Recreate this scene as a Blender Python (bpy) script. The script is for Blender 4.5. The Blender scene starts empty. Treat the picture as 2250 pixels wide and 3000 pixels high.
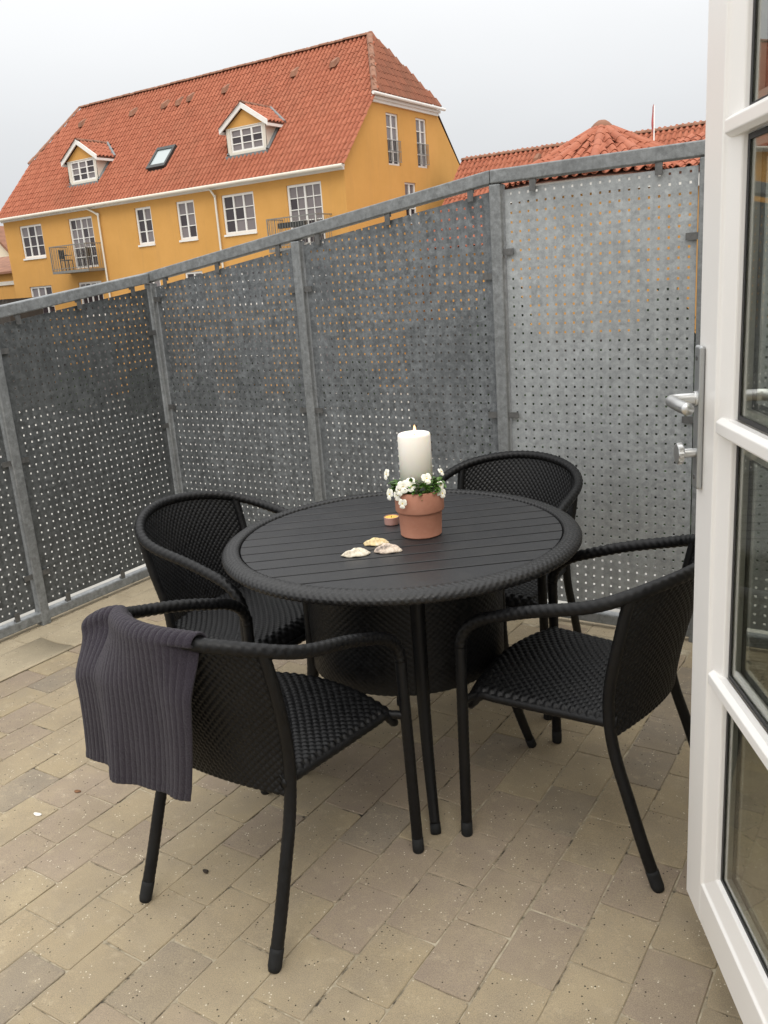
import bpy, bmesh, math, random
from mathutils import Vector, Matrix
from math import sin, cos, pi, radians, sqrt, atan2, floor
random.seed(7)
scene = bpy.context.scene
col = scene.collection

# ------------------------------------------------------------------ camera
cam_d = bpy.data.cameras.new('camera'); cam = bpy.data.objects.new('camera', cam_d); col.objects.link(cam)
def vp_dir(x, y, f=2515.0):
    return Vector((x - 1125.0, y - 1500.0, f)).normalized()
_X = -vp_dir(-2870, 1108); _Y = vp_dir(2794, 686)
_m = (_X + _Y).normalized(); _n = (_X - _Y).normalized()
_X = (_m + _n) / sqrt(2); _Y = (_m - _n) / sqrt(2); _Z = _X.cross(_Y)
RW = Matrix((_X, _Y, _Z))                       # world = RW @ cam(x right, y down, z forward)
right = RW @ Vector((1, 0, 0)); up = RW @ Vector((0, -1, 0)); back = RW @ Vector((0, 0, -1))
mw = Matrix((right, up, back)).transposed().to_4x4(); mw.translation = Vector((0, 0, 1.5))
cam.matrix_world = mw
cam_d.sensor_fit = 'VERTICAL'; cam_d.sensor_height = 24.0; cam_d.sensor_width = 18.0
cam_d.lens = 24.0 * 2515 / 3000
cam_d.clip_start = 0.02; cam_d.clip_end = 3000
scene.camera = cam
scene.render.resolution_x = 768; scene.render.resolution_y = 1024

# ------------------------------------------------------------------ world and light (bright overcast)
SUN_EL, SUN_AZ = radians(52), radians(306)      # azimuth measured from +X counter-clockwise
world = bpy.data.worlds.new('World'); scene.world = world; world.use_nodes = True
nt = world.node_tree; nt.nodes.clear()
wo = nt.nodes.new('ShaderNodeOutputWorld'); bg = nt.nodes.new('ShaderNodeBackground')
sky = nt.nodes.new('ShaderNodeTexSky'); sky.sky_type = 'NISHITA'; sky.sun_disc = False
sky.sun_elevation = SUN_EL; sky.sun_rotation = pi / 2 - SUN_AZ; sky.dust_density = 6; sky.air_density = 1.5
tc = nt.nodes.new('ShaderNodeTexCoord'); sep = nt.nodes.new('ShaderNodeSeparateXYZ')
nt.links.new(tc.outputs['Generated'], sep.inputs[0])
def wmath(op, a, b=None, c=None):
    n = nt.nodes.new('ShaderNodeMath'); n.operation = op
    for i, v in enumerate((a, b, c)):
        if v is None: continue
        if isinstance(v, (int, float)): n.inputs[i].default_value = v
        else: nt.links.new(v, n.inputs[i])
    return n.outputs[0]
zz = wmath('MAXIMUM', sep.outputs['Z'], 0.0)
lum = wmath('ADD', wmath('MULTIPLY_ADD', zz, 1.18, 0.605), wmath('MULTIPLY', wmath('MULTIPLY', zz, zz), 0.85))
nz = nt.nodes.new('ShaderNodeTexNoise'); nz.inputs['Scale'].default_value = 2.2; nz.inputs['Detail'].default_value = 4
mp = nt.nodes.new('ShaderNodeMapping'); mp.inputs['Scale'].default_value = (1, 1, 2.5)
nt.links.new(tc.outputs['Generated'], mp.inputs[0]); nt.links.new(mp.outputs[0], nz.inputs['Vector'])
lum = wmath('MULTIPLY', lum, wmath('MULTIPLY_ADD', nz.outputs['Fac'], 0.14, 0.93))
ramp = nt.nodes.new('ShaderNodeValToRGB')
ramp.color_ramp.elements[0].position = 0.0; ramp.color_ramp.elements[0].color = (0.955, 0.985, 1.03, 1)
ramp.color_ramp.elements[1].position = 0.4; ramp.color_ramp.elements[1].color = (1.0, 0.995, 0.985, 1)
nt.links.new(zz, ramp.inputs[0])
mulc = nt.nodes.new('ShaderNodeVectorMath'); mulc.operation = 'SCALE'
nt.links.new(ramp.outputs[0], mulc.inputs[0]); nt.links.new(lum, mulc.inputs['Scale'])
skm = nt.nodes.new('ShaderNodeVectorMath'); skm.operation = 'SCALE'; skm.inputs['Scale'].default_value = 0.01
nt.links.new(sky.outputs[0], skm.inputs[0])
addc = nt.nodes.new('ShaderNodeVectorMath'); addc.operation = 'ADD'
nt.links.new(mulc.outputs[0], addc.inputs[0]); nt.links.new(skm.outputs[0], addc.inputs[1])
nt.links.new(addc.outputs[0], bg.inputs['Color']); bg.inputs['Strength'].default_value = 1.0
nt.links.new(bg.outputs[0], wo.inputs['Surface'])
sun_d = bpy.data.lights.new('sun', 'SUN'); sun_d.energy = 1.3; sun_d.angle = radians(35); sun_d.color = (1, 0.97, 0.92)
sun = bpy.data.objects.new('sun', sun_d); col.objects.link(sun)
sdir = Vector((cos(SUN_EL) * cos(SUN_AZ), cos(SUN_EL) * sin(SUN_AZ), sin(SUN_EL)))
sun.rotation_euler = sdir.to_track_quat('Z', 'Y').to_euler()
scene.view_settings.view_transform = 'Standard'; scene.view_settings.look = 'None'
scene.view_settings.exposure = 0.0; scene.view_settings.gamma = 1.0

# ------------------------------------------------------------------ material helpers
class N:
    """small helper round a node tree"""
    def __init__(s, name):
        s.m = bpy.data.materials.new(name); s.m.use_nodes = True
        s.t = s.m.node_tree; s.b = s.t.nodes['Principled BSDF']
        s.geo = None
    def n(s, typ, **kw):
        x = s.t.nodes.new(typ)
        for k, v in kw.items(): setattr(x, k, v)
        return x
    def l(s, a, b): s.t.links.new(a, b)
    def set(s, name, v):
        i = s.b.inputs[name]
        if hasattr(v, 'is_linked') or isinstance(v, bpy.types.NodeSocket): s.l(v, i)
        else: i.default_value = v
    def coord(s, kind='Object', scale=(1, 1, 1)):
        t = s.n('ShaderNodeTexCoord'); m = s.n('ShaderNodeMapping'); m.inputs['Scale'].default_value = scale
        s.l(t.outputs[kind], m.inputs[0]); return m.outputs[0]
    def noise(s, vec, scale, detail=4, rough=0.55, out='Fac'):
        x = s.n('ShaderNodeTexNoise'); x.inputs['Scale'].default_value = scale
        x.inputs['Detail'].default_value = detail; x.inputs['Roughness'].default_value = rough
        if vec is not None: s.l(vec, x.inputs['Vector'])
        return x.outputs[out]
    def voro(s, vec, scale, out='Distance', feature='F1'):
        x = s.n('ShaderNodeTexVoronoi'); x.feature = feature; x.inputs['Scale'].default_value = scale
        s.l(vec, x.inputs['Vector']); return x.outputs[out]
    def ramp(s, fac, stops):
        r = s.n('ShaderNodeValToRGB'); e = r.color_ramp.elements
        while len(e) < len(stops): e.new(0.5)
        for el, (p, c) in zip(e, stops):
            el.position = p; el.color = (*c, 1) if len(c) == 3 else c
        s.l(fac, r.inputs[0]); return r.outputs[0]
    def mix(s, fac, a, b, blend='MIX'):
        x = s.n('ShaderNodeMix'); x.data_type = 'RGBA'; x.blend_type = blend
        for i, v in ((0, fac), (6, a), (7, b)):
            if isinstance(v, bpy.types.NodeSocket): s.l(v, x.inputs[i])
            elif isinstance(v, (int, float)): x.inputs[i].default_value = v
            else: x.inputs[i].default_value = (*v, 1)
        return x.outputs[2]
    def math(s, op, a, b=None):
        x = s.n('ShaderNodeMath'); x.operation = op
        for i, v in enumerate((a, b)):
            if v is None: continue
            if isinstance(v, bpy.types.NodeSocket): s.l(v, x.inputs[i])
            else: x.inputs[i].default_value = v
        return x.outputs[0]
    def bump(s, h, strength=0.3, dist=0.01):
        x = s.n('ShaderNodeBump'); x.inputs['Strength'].default_value = strength; x.inputs['Distance'].default_value = dist
        s.l(h, x.inputs['Height']); s.l(x.outputs[0], s.b.inputs['Normal'])
    def rnd(s): return s.n('ShaderNodeObjectInfo').outputs['Random']

def g3(v): return (v, v, v)
M = {}
def simple(name, c, rough=0.5, metal=0.0, spec=0.5, var=0.12, scale=8.0, bump=0.0):
    a = N(name); v = a.coord()
    f = a.noise(v, scale, 5)
    a.set('Base Color', a.ramp(f, [(0.25, tuple(x * (1 - var) for x in c)), (0.75, tuple(min(1, x * (1 + var)) for x in c))]))
    a.set('Roughness', rough); a.set('Metallic', metal); a.set('Specular IOR Level', spec)
    if bump: a.bump(a.noise(v, scale * 12, 3), bump, 0.002)
    M[name] = a.m; return a

def paver(name, ca, cb, cc, alt):
    a = N(name); v = a.coord(); oi = a.n('ShaderNodeObjectInfo'); r = oi.outputs['Random']
    # every stone looks at its own piece of the noise field (its place in the floor)
    gp = a.n('ShaderNodeNewGeometry').outputs['Position']
    base = a.ramp(r, [(0.0, ca), (0.5, cb), (1.0, cc)])
    blot = a.noise(gp, 9, 6, 0.65)
    base = a.mix(a.ramp(a.noise(gp, 6.5, 7, 0.7), [(0.40, g3(0)), (0.62, g3(0.85))]), base, alt)
    c = a.mix(a.ramp(blot, [(0.40, g3(0)), (0.75, g3(0.6))]), base, tuple(x * 0.84 for x in cb))
    pale = a.noise(gp, 23, 6, 0.7)
    c = a.mix(a.ramp(pale, [(0.56, g3(0)), (0.72, g3(0.45))]), c, (0.60, 0.53, 0.41))
    grime = a.noise(gp, 3.2, 5, 0.6)
    c = a.mix(a.ramp(grime, [(0.44, g3(0)), (0.68, g3(0.42))]), c, (0.25, 0.212, 0.16))
    dust = a.noise(gp, 1.7, 5, 0.65)
    c = a.mix(a.ramp(dust, [(0.48, g3(0)), (0.70, g3(0.38))]), c, (0.47, 0.405, 0.30))
    fine = a.noise(gp, 420, 3, 0.75)
    c = a.mix(0.5, c, a.ramp(fine, [(0.3, (0.13, 0.11, 0.08)), (0.7, (0.60, 0.54, 0.42))]), 'OVERLAY')
    vd = a.voro(gp, 62); gate = a.noise(gp, 17, 2)
    spot = a.math('MULTIPLY', a.math('LESS_THAN', vd, 0.13), a.math('GREATER_THAN', gate, 0.52))
    c = a.mix(spot, c, (0.05, 0.04, 0.03))
    vl = a.voro(gp, 85); g2 = a.noise(gp, 21, 2)
    spl = a.math('MULTIPLY', a.math('LESS_THAN', vl, 0.15), a.math('GREATER_THAN', g2, 0.56))
    c = a.mix(spl, c, (0.62, 0.56, 0.44))
    a.set('Base Color', c); a.set('Roughness', 0.88); a.set('Specular IOR Level', 0.25)
    hgt = a.math('ADD', a.math('MULTIPLY', fine, 0.6), a.math('SUBTRACT', a.math('MULTIPLY', blot, 1.2), a.math('MULTIPLY', spot, 1.0)))
    a.bump(hgt, 0.5, 0.003)
    M[name] = a.m
TAN, MAU = (0.392, 0.332, 0.238), (0.325, 0.272, 0.226)
paver('paver_tan', (0.360, 0.305, 0.214), TAN, (0.415, 0.358, 0.257), (0.325, 0.282, 0.220))
paver('paver_mauve', (0.295, 0.248, 0.208), MAU, (0.345, 0.290, 0.238), (0.365, 0.310, 0.236))
paver('paver_grey', (0.245, 0.218, 0.187), (0.265, 0.235, 0.200), (0.285, 0.252, 0.212), (0.325, 0.280, 0.222))
a = N('joint_sand'); gp = a.n('ShaderNodeNewGeometry').outputs['Position']
f = a.noise(gp, 14, 5, 0.7)
c = a.ramp(f, [(0.38, (0.055, 0.046, 0.034)), (0.46, (0.27, 0.23, 0.16)), (0.56, (0.37, 0.32, 0.23)), (0.70, (0.50, 0.44, 0.33))])
a.set('Base Color', c); a.set('Roughness', 1.0); a.bump(a.noise(gp, 300, 3), 0.6, 0.002); M['joint_sand'] = a.m

paver('drain_stone', (0.38, 0.34, 0.26), (0.42, 0.375, 0.29), (0.45, 0.40, 0.31), (0.40, 0.355, 0.275))
paver('pale_stone', (0.43, 0.38, 0.29), (0.47, 0.415, 0.32), (0.50, 0.44, 0.34), (0.44, 0.39, 0.30))
a = N('street'); v = a.coord(); f = a.noise(v, 0.22, 6, 0.7); f2 = a.noise(v, 1.3, 5, 0.7)
c = a.ramp(f, [(0.30, (0.15, 0.145, 0.135)), (0.44, (0.30, 0.29, 0.265)), (0.62, (0.40, 0.385, 0.355))]); c = a.mix(a.ramp(f2, [(0.50, g3(0)), (0.75, g3(0.4))]), c, (0.25, 0.24, 0.22))
a.set('Base Color', c); a.set('Roughness', 0.9); M['street'] = a.m
a = simple('slab', (0.36, 0.35, 0.33), 0.9, var=0.15, scale=4)

def rattan(name, c, spec=0.45, rough=0.42):
    a = N(name); v = a.coord()
    f = a.noise(v, 60, 4); d = a.noise(v, 5, 4)
    cc = a.mix(a.ramp(f, [(0.35, g3(0)), (0.7, g3(1))]), tuple(x * 0.75 for x in c), tuple(x * 1.35 for x in c))
    cc = a.mix(a.ramp(d, [(0.52, g3(0)), (0.8, g3(0.35))]), cc, (0.020, 0.0195, 0.018))
    a.set('Base Color', cc); a.set('Roughness', a.ramp(f, [(0.3, g3(rough - 0.08)), (0.7, g3(rough + 0.12))]))
    a.set('Specular IOR Level', spec); a.bump(a.noise(v, 420, 2), 0.25, 0.0006); M[name] = a.m
rattan('rattan', (0.0042, 0.0043, 0.0048), 0.27, 0.45)
rattan('rattan_rim', (0.011, 0.011, 0.0115), 0.38, 0.42)
simple('foot_cap', (0.011, 0.0115, 0.012), 0.75, spec=0.3, var=0.35, scale=60)
a = N('table_slat'); v = a.coord('Object', (1, 14, 1)); r = a.rnd()
f = a.noise(v, 26, 6, 0.6); fine = a.noise(a.coord('Object', (2, 60, 1)), 40, 3)
base = a.mix(r, (0.0125, 0.0132, 0.0148), (0.0165, 0.0173, 0.0195))
c = a.mix(a.ramp(f, [(0.35, g3(0)), (0.7, g3(1))]), base, (0.021, 0.021, 0.022))
dust = a.noise(a.coord(), 7, 5, 0.65)
c = a.mix(a.ramp(dust, [(0.5, g3(0)), (0.78, g3(0.25))]), c, (0.05, 0.048, 0.043))
a.set('Base Color', c); a.set('Roughness', a.ramp(dust, [(0.3, g3(0.38)), (0.7, g3(0.52))])); a.set('Specular IOR Level', 0.42)
a.bump(fine, 0.25, 0.0008); M['table_slat'] = a.m

def zinc(name, lo, hi, tint=(1, 1, 1), metal=0.35, streak=0.3, con=1.0):
    mid_ = (lo + hi) / 2; lo, hi = mid_ + (lo - mid_) * con, mid_ + (hi - mid_) * con
    a = N(name); v = a.coord('Object'); sp = a.noise(v, 46, 7, 0.8); big = a.noise(v, 3.0, 6, 0.7)
    vor = a.voro(v, 55, 'Color')
    st = a.noise(a.coord('Object', (9, 9, 0.7)), 3.5, 5, 0.6)
    c = a.ramp(sp, [(0.36, tuple(lo * 0.8 * t for t in tint)), (0.64, tuple(hi * 1.15 * t for t in tint))])
    bw = a.n('ShaderNodeRGBToBW'); a.l(vor, bw.inputs[0])
    c = a.mix(0.5 * con, c, a.ramp(bw.outputs[0], [(0.2, g3(0.28)), (0.8, g3(0.72))]), 'OVERLAY')
    c = a.mix(a.ramp(big, [(0.35, g3(0)), (0.7, g3(0.5))]), c, tuple(lo * 0.75 * t for t in tint))
    c = a.mix(a.ramp(st, [(0.48, g3(0)), (0.72, g3(streak))]), c, tuple(min(1, hi * 1.35) * t for t in tint))
    rust = a.noise(v, 4.3, 6, 0.75)
    c = a.mix(a.ramp(rust, [(0.72, g3(0)), (0.82, g3(0.4))]), c, (0.14, 0.085, 0.045))
    a.set('Base Color', c); a.set('Metallic', metal); a.set('Roughness', a.ramp(sp, [(0.3, g3(0.48)), (0.7, g3(0.68))]))
    a.bump(sp, 0.12, 0.002); M[name] = a.m
zinc('zinc_shaded', 0.082, 0.138, (0.93, 1.0, 1.03))  # side fence: darker reflection of its facing put into the base colour
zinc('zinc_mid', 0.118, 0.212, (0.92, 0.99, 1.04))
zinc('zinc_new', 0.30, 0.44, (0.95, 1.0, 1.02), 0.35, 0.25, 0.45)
zinc('zinc_rail', 0.165, 0.29, (0.95, 1.0, 1.02), con=0.5)
simple('clip_metal', (0.13, 0.13, 0.128), 0.55, 0.5, var=0.3, scale=50)
a = N('plaster_yellow'); v = a.coord(); f = a.noise(v, 0.6, 6, 0.65); st_ = a.noise(a.coord('Object', (2.2, 2.2, 0.25)), 1.6, 6, 0.7)
c = a.ramp(f, [(0.3, (0.545, 0.288, 0.080)), (0.7, (0.615, 0.328, 0.098))]); c = a.mix(a.ramp(st_, [(0.52, g3(0)), (0.78, g3(0.30))]), c, (0.40, 0.225, 0.085))
a.set('Base Color', c); a.set('Roughness', 0.9); a.set('Specular IOR Level', 0.2); a.bump(a.noise(v, 30, 4), 0.15, 0.01); M['plaster_yellow'] = a.m
simple('plaster_cream', (0.70, 0.63, 0.50), 0.9, spec=0.2, var=0.06, scale=0.8)
simple('white_trim', (0.74, 0.72, 0.68), 0.5, var=0.05, scale=3)
simple('cream_trim', (0.66, 0.61, 0.52), 0.6, var=0.06, scale=3)
simple('lead', (0.17, 0.18, 0.18), 0.6, 0.2, var=0.25, scale=4)
simple('dark_metal', (0.05, 0.052, 0.05), 0.5, 0.4, var=0.25, scale=12)
simple('rail_metal', (0.22, 0.215, 0.2), 0.5, 0.4, var=0.2, scale=12)
simple('dark_timber', (0.035, 0.028, 0.022), 0.85, var=0.3, scale=3)
simple('curtain', (0.30, 0.27, 0.26), 0.9, var=0.2, scale=2)
def tile(name, a0, b0, c0, moss=0.55):
    a = N(name); r = a.rnd(); gp = a.n('ShaderNodeNewGeometry').outputs['Position']
    u = a.n('ShaderNodeVertexColor'); u.layer_name = 'tone'
    bw = a.n('ShaderNodeRGBToBW'); a.l(u.outputs[0], bw.inputs[0])
    f = a.math('FRACT', a.math('ADD', a.math('MULTIPLY', bw.outputs[0], 1.0), r))
    c = a.ramp(f, [(0.0, a0), (0.5, b0), (1.0, c0)])
    big = a.noise(gp, 0.55, 5, 0.65)
    c = a.mix(a.ramp(big, [(0.48, g3(0)), (0.75, g3(moss))]), c, (0.21, 0.10, 0.06))
    sm = a.noise(gp, 9, 4, 0.7)
    c = a.mix(a.ramp(sm, [(0.60, g3(0)), (0.78, g3(0.25))]), c, (0.20, 0.11, 0.07))
    a.set('Base Color', c); a.set('Roughness', 0.85); a.set('Specular IOR Level', 0.25); M[name] = a.m
tile('roof_tile', (0.325, 0.106, 0.060), (0.355, 0.120, 0.068), (0.385, 0.135, 0.078), 0.32)
tile('roof_tile_aged', (0.20, 0.082, 0.05), (0.235, 0.092, 0.056), (0.265, 0.102, 0.06), 0.7)
simple('ridge_tile', (0.24, 0.115, 0.07), 0.9, var=0.3, scale=2.5)
simple('tile_shadow', (0.12, 0.05, 0.03), 0.95, var=0.2)
def pane(name, c, rough=0.04):
    a = N(name); a.set('Base Color', (*c, 1)); a.set('Roughness', rough); a.set('Specular IOR Level', 0.5); a.set('IOR', 1.52); M[name] = a.m
pane('window_pane', (0.045, 0.035, 0.038)); pane('window_pane_reflecting', (0.19, 0.165, 0.165)); pane('skylight_glass', (0.35, 0.40, 0.40), 0.08)  # paler window panes carry a sky reflection painted into their base colour
# door
a = simple('door_white', (0.86, 0.84, 0.81), 0.32, var=0.02, scale=4)
simple('gasket', (0.012, 0.012, 0.013), 0.5, var=0.1); simple('spacer', (0.50, 0.49, 0.44), 0.4, 0.3, var=0.05)
simple('steel', (0.62, 0.62, 0.61), 0.3, 0.9, var=0.05, scale=20); simple('steel_plate', (0.42, 0.43, 0.43), 0.38, 0.8, var=0.06, scale=20)
a = N('door_glass'); a.set('Base Color', (0.86, 0.88, 0.83, 1)); a.set('Roughness', 0.0); a.set('IOR', 1.5); a.set('Transmission Weight', 1.0); M['door_glass'] = a.m
# table things
a = N('terracotta'); v = a.coord(); f = a.noise(v, 14, 5, 0.6)
c = a.ramp(f, [(0.3, (0.43, 0.185, 0.118)), (0.7, (0.52, 0.24, 0.16))]); d = a.noise(a.coord('Object', (1, 1, 3)), 34, 4)
c = a.mix(a.ramp(d, [(0.55, g3(0)), (0.8, g3(0.3))]), c, (0.55, 0.34, 0.25))
a.set('Base Color', c); a.set('Roughness', 0.85); a.bump(a.noise(v, 260, 3), 0.2, 0.0008); M['terracotta'] = a.m
a = N('wax'); a.set('Base Color', (0.94, 0.88, 0.80, 1)); a.set('Roughness', 0.42); a.set('Subsurface Weight', 0.35)
a.set('Subsurface Radius', (0.02, 0.013, 0.008)); a.set('Subsurface Scale', 0.5); M['wax'] = a.m
a = N('tea_wax'); a.set('Base Color', (0.80, 0.50, 0.10, 1)); a.set('Roughness', 0.35); a.set('Subsurface Weight', 0.3); a.set('Subsurface Radius', (0.01, 0.006, 0.002)); M['tea_wax'] = a.m
simple('pink_metal', (0.62, 0.36, 0.31), 0.38, 0.35, var=0.05)
simple('soil', (0.03, 0.022, 0.015), 1.0, var=0.4, scale=60)
a = N('flame'); a.b.inputs['Emission Color'].default_value = (1.0, 0.48, 0.13, 1); a.set('Emission Strength', 6.0); a.set('Base Color', (1, .6, .3, 1)); M['flame'] = a.m
simple('wick', (0.02, 0.015, 0.012), 0.9)
a = N('petal'); v = a.coord(); a.set('Base Color', (0.84, 0.82, 0.72, 1)); a.set('Roughness', 0.6); a.set('Subsurface Weight', 0.2); a.set('Subsurface Radius', (0.004, 0.004, 0.002)); M['petal'] = a.m
simple('petal_eye', (0.75, 0.52, 0.05), 0.7); 
a = N('leaf'); r = a.rnd(); a.set('Base Color', a.ramp(a.noise(a.coord(), 40, 3), [(0.3, (0.035, 0.095, 0.014)), (0.7, (0.13, 0.25, 0.045))])); a.set('Roughness', 0.5); M['leaf'] = a.m
def shellmat(name, ca, cb, cc):
    a = N(name); v = a.coord(); f = a.noise(v, 38, 5, 0.65); w = a.n('ShaderNodeTexWave'); w.wave_type = 'RINGS'; w.inputs['Scale'].default_value = 60
    w.inputs['Distortion'].default_value = 6; a.l(v, w.inputs['Vector'])
    c = a.ramp(f, [(0.35, ca), (0.52, cb), (0.68, cc)]); c = a.mix(0.25, c, a.ramp(w.outputs['Fac'], [(0, g3(0.25)), (1, g3(0.75))]), 'OVERLAY')
    a.set('Base Color', c); a.set('Roughness', 0.7); a.bump(w.outputs['Fac'], 0.4, 0.001); M[name] = a.m
shellmat('shell_pale', (0.40, 0.34, 0.25), (0.66, 0.60, 0.48), (0.76, 0.70, 0.58))
shellmat('shell_yellow', (0.42, 0.33, 0.20), (0.70, 0.55, 0.28), (0.76, 0.68, 0.54))
shellmat('shell_brown', (0.10, 0.08, 0.07), (0.64, 0.52, 0.42), (0.74, 0.64, 0.52))
a = N('towel'); v = a.coord(); f = a.noise(v, 330, 3, 0.7); g = a.noise(v, 18, 4)
c = a.ramp(f, [(0.3, (0.015, 0.0125, 0.0175)), (0.7, (0.044, 0.037, 0.050))]); c = a.mix(a.ramp(g, [(0.4, g3(0)), (0.7, g3(0.4))]), c, (0.038, 0.032, 0.042))
a.set('Base Color', c); a.set('Roughness', 0.95); a.set('Sheen Weight', 0.12); a.set('Sheen Roughness', 0.5); a.set('Specular IOR Level', 0.1)
a.bump(f, 0.9, 0.004); M['towel'] = a.m
simple('flag_red', (0.42, 0.10, 0.10), 0.8); simple('pebble_white', (0.72, 0.70, 0.65), 0.8); simple('dry_leaf', (0.17, 0.08, 0.035), 0.8, var=0.3, scale=50)
simple('hedge', (0.02, 0.035, 0.012), 0.9, var=0.5, scale=12)

# ------------------------------------------------------------------ mesh helpers
class MB:
    def __init__(s): s.v = []; s.f = []; s.tone = None
    def quad(s, a, b, c, d):
        i = len(s.v); s.v += [tuple(a), tuple(b), tuple(c), tuple(d)]; s.f.append((i, i + 1, i + 2, i + 3)); return s
    def poly(s, pts):
        i = len(s.v); s.v += [tuple(p) for p in pts]; s.f.append(tuple(range(i, i + len(pts)))); return s
    def box(s, x0, x1, y0, y1, z0, z1):
        i = len(s.v)
        s.v += [(x0, y0, z0), (x1, y0, z0), (x1, y1, z0), (x0, y1, z0), (x0, y0, z1), (x1, y0, z1), (x1, y1, z1), (x0, y1, z1)]
        s.f += [tuple(i + k for k in q) for q in ((3, 2, 1, 0), (4, 5, 6, 7), (0, 1, 5, 4), (1, 2, 6, 5), (2, 3, 7, 6), (3, 0, 4, 7))]; return s
    def hexa(s, p):          # 8 corner points, same order as box
        i = len(s.v); s.v += [tuple(q) for q in p]
        s.f += [tuple(i + k for k in q) for q in ((3, 2, 1, 0), (4, 5, 6, 7), (0, 1, 5, 4), (1, 2, 6, 5), (2, 3, 7, 6), (3, 0, 4, 7))]; return s
    def tube(s, path, rad, n=10, cap=True, bump=None, flat=None):
        P = [Vector(p) for p in path]; rings = []; T0 = None; U = None; L = 0.0
        for k, p in enumerate(P):
            T = (P[min(k + 1, len(P) - 1)] - P[max(k - 1, 0)]).normalized()
            if U is None:
                U = T.cross(Vector((0, 0, 1)));
                if U.length < 1e-3: U = T.cross(Vector((1, 0, 0)))
                U.normalize()
            else: U = (U - T * U.dot(T)).normalized()
            W = T.cross(U)
            if k: L += (p - P[k - 1]).length
            r = rad(k / (len(P) - 1)) if callable(rad) else rad
            ring = []
            for j in range(n):
                an = 2 * pi * j / n; rr = r
                if bump: rr = r * (1 + bump(L, an))
                ring.append(p + U * (cos(an) * rr) + W * (sin(an) * rr))
            rings.append(ring)
        b = len(s.v)
        for ring in rings: s.v += [tuple(q) for q in ring]
        for k in range(len(rings) - 1):
            for j in range(n):
                j2 = (j + 1) % n
                s.f.append((b + k * n + j, b + k * n + j2, b + (k + 1) * n + j2, b + (k + 1) * n + j))
        if cap:
            s.f.append(tuple(b + j for j in reversed(range(n)))); s.f.append(tuple(b + (len(rings) - 1) * n + j for j in range(n)))
        return s
    def lathe(s, prof, n=32, cx=0, cy=0):
        b = len(s.v)
        for (r, z) in prof:
            for j in range(n):
                an = 2 * pi * j / n; s.v.append((cx + r * cos(an), cy + r * sin(an), z))
        for k in range(len(prof) - 1):
            for j in range(n):
                j2 = (j + 1) % n; s.f.append((b + k * n + j, b + k * n + j2, b + (k + 1) * n + j2, b + (k + 1) * n + j))
        return s
    def grid(s, fn, nu, nv, close_u=False):
        b = len(s.v); cu = nu if close_u else nu + 1
        for j in range(nv + 1):
            for i in range(cu): s.v.append(tuple(fn(i / nu, j / nv)))
        for j in range(nv):
            for i in range(nu):
                i2 = (i + 1) % cu if close_u else i + 1
                s.f.append((b + j * cu + i, b + j * cu + i2, b + (j + 1) * cu + i2, b + (j + 1) * cu + i))
        return s
    def mesh(s, name, smooth=False):
        me = bpy.data.meshes.new(name); me.from_pydata(s.v, [], s.f); me.validate()
        if smooth:
            for p in me.polygons: p.use_smooth = True
        if s.tone is not None:
            at = me.color_attributes.new('tone', 'FLOAT_COLOR', 'POINT')
            for i, t in enumerate(s.tone): at.data[i].color = (t, t, t, 1)
        return me
    def build(s, name, mat, parent=None, smooth=False, bevel=0.0, seg=2, recalc=False, solid=0.0, kind=None, loc=None):
        me = s.mesh(name, smooth)
        if recalc:
            bm = bmesh.new(); bm.from_mesh(me); bmesh.ops.remove_doubles(bm, verts=bm.verts, dist=1e-5)
            bmesh.ops.recalc_face_normals(bm, faces=bm.faces); bm.to_mesh(me); bm.free()
        return link(name, me, mat, parent, bevel, seg, solid, kind, loc)
def link(name, me, mat, parent=None, bevel=0.0, seg=2, solid=0.0, kind=None, loc=None):
    if mat and not me.materials: me.materials.append(M[mat])
    o = bpy.data.objects.new(name, me); col.objects.link(o)
    if parent: o.parent = parent
    if loc: o.location = loc
    if solid:
        m = o.modifiers.new('thickness', 'SOLIDIFY'); m.thickness = solid; m.offset = 0
    if bevel:
        m = o.modifiers.new('edge', 'BEVEL'); m.width = bevel; m.segments = seg; m.limit_method = 'ANGLE'; m.angle_limit = radians(40)
    if kind: o['kind'] = kind
    return o
def empty(name, label, cat, loc=(0, 0, 0), rz=0.0, group=None):
    o = bpy.data.objects.new(name, None); col.objects.link(o); o.location = loc; o.rotation_euler = (0, 0, rz)
    o.empty_display_size = 0.1
    tag(o, label, cat, group); return o
def tag(o, label, cat, group=None):
    o['label'] = label; o['category'] = cat
    if group: o['group'] = group
    return o
def catmull(P, n):
    P = [Vector(p) for p in P]; out = []
    for i in range(len(P) - 1):
        p0 = P[max(i - 1, 0)]; p1 = P[i]; p2 = P[i + 1]; p3 = P[min(i + 2, len(P) - 1)]
        if i == 0: p0 = p1 * 2 - p2
        if i == len(P) - 2: p3 = p2 * 2 - p1
        for k in range(n):
            t = k / n
            out.append(0.5 * ((2 * p1) + (p2 - p0) * t + (2 * p0 - 5 * p1 + 4 * p2 - p3) * t * t + (3 * p1 - p0 - 3 * p2 + p3) * t ** 3))
    out.append(P[-1]); return out
def resample(P, step):
    L = [0.0]
    for i in range(1, len(P)): L.append(L[-1] + (P[i] - P[i - 1]).length)
    n = max(2, int(L[-1] / step)); out = []; k = 0
    for i in range(n + 1):
        t = L[-1] * i / n
        while k < len(L) - 2 and L[k + 1] < t: k += 1
        u = (t - L[k]) / max(1e-9, L[k + 1] - L[k]); out.append(P[k].lerp(P[k + 1], min(1, max(0, u))))
    return out
def structure(o): o['kind'] = 'structure'; return o

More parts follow.
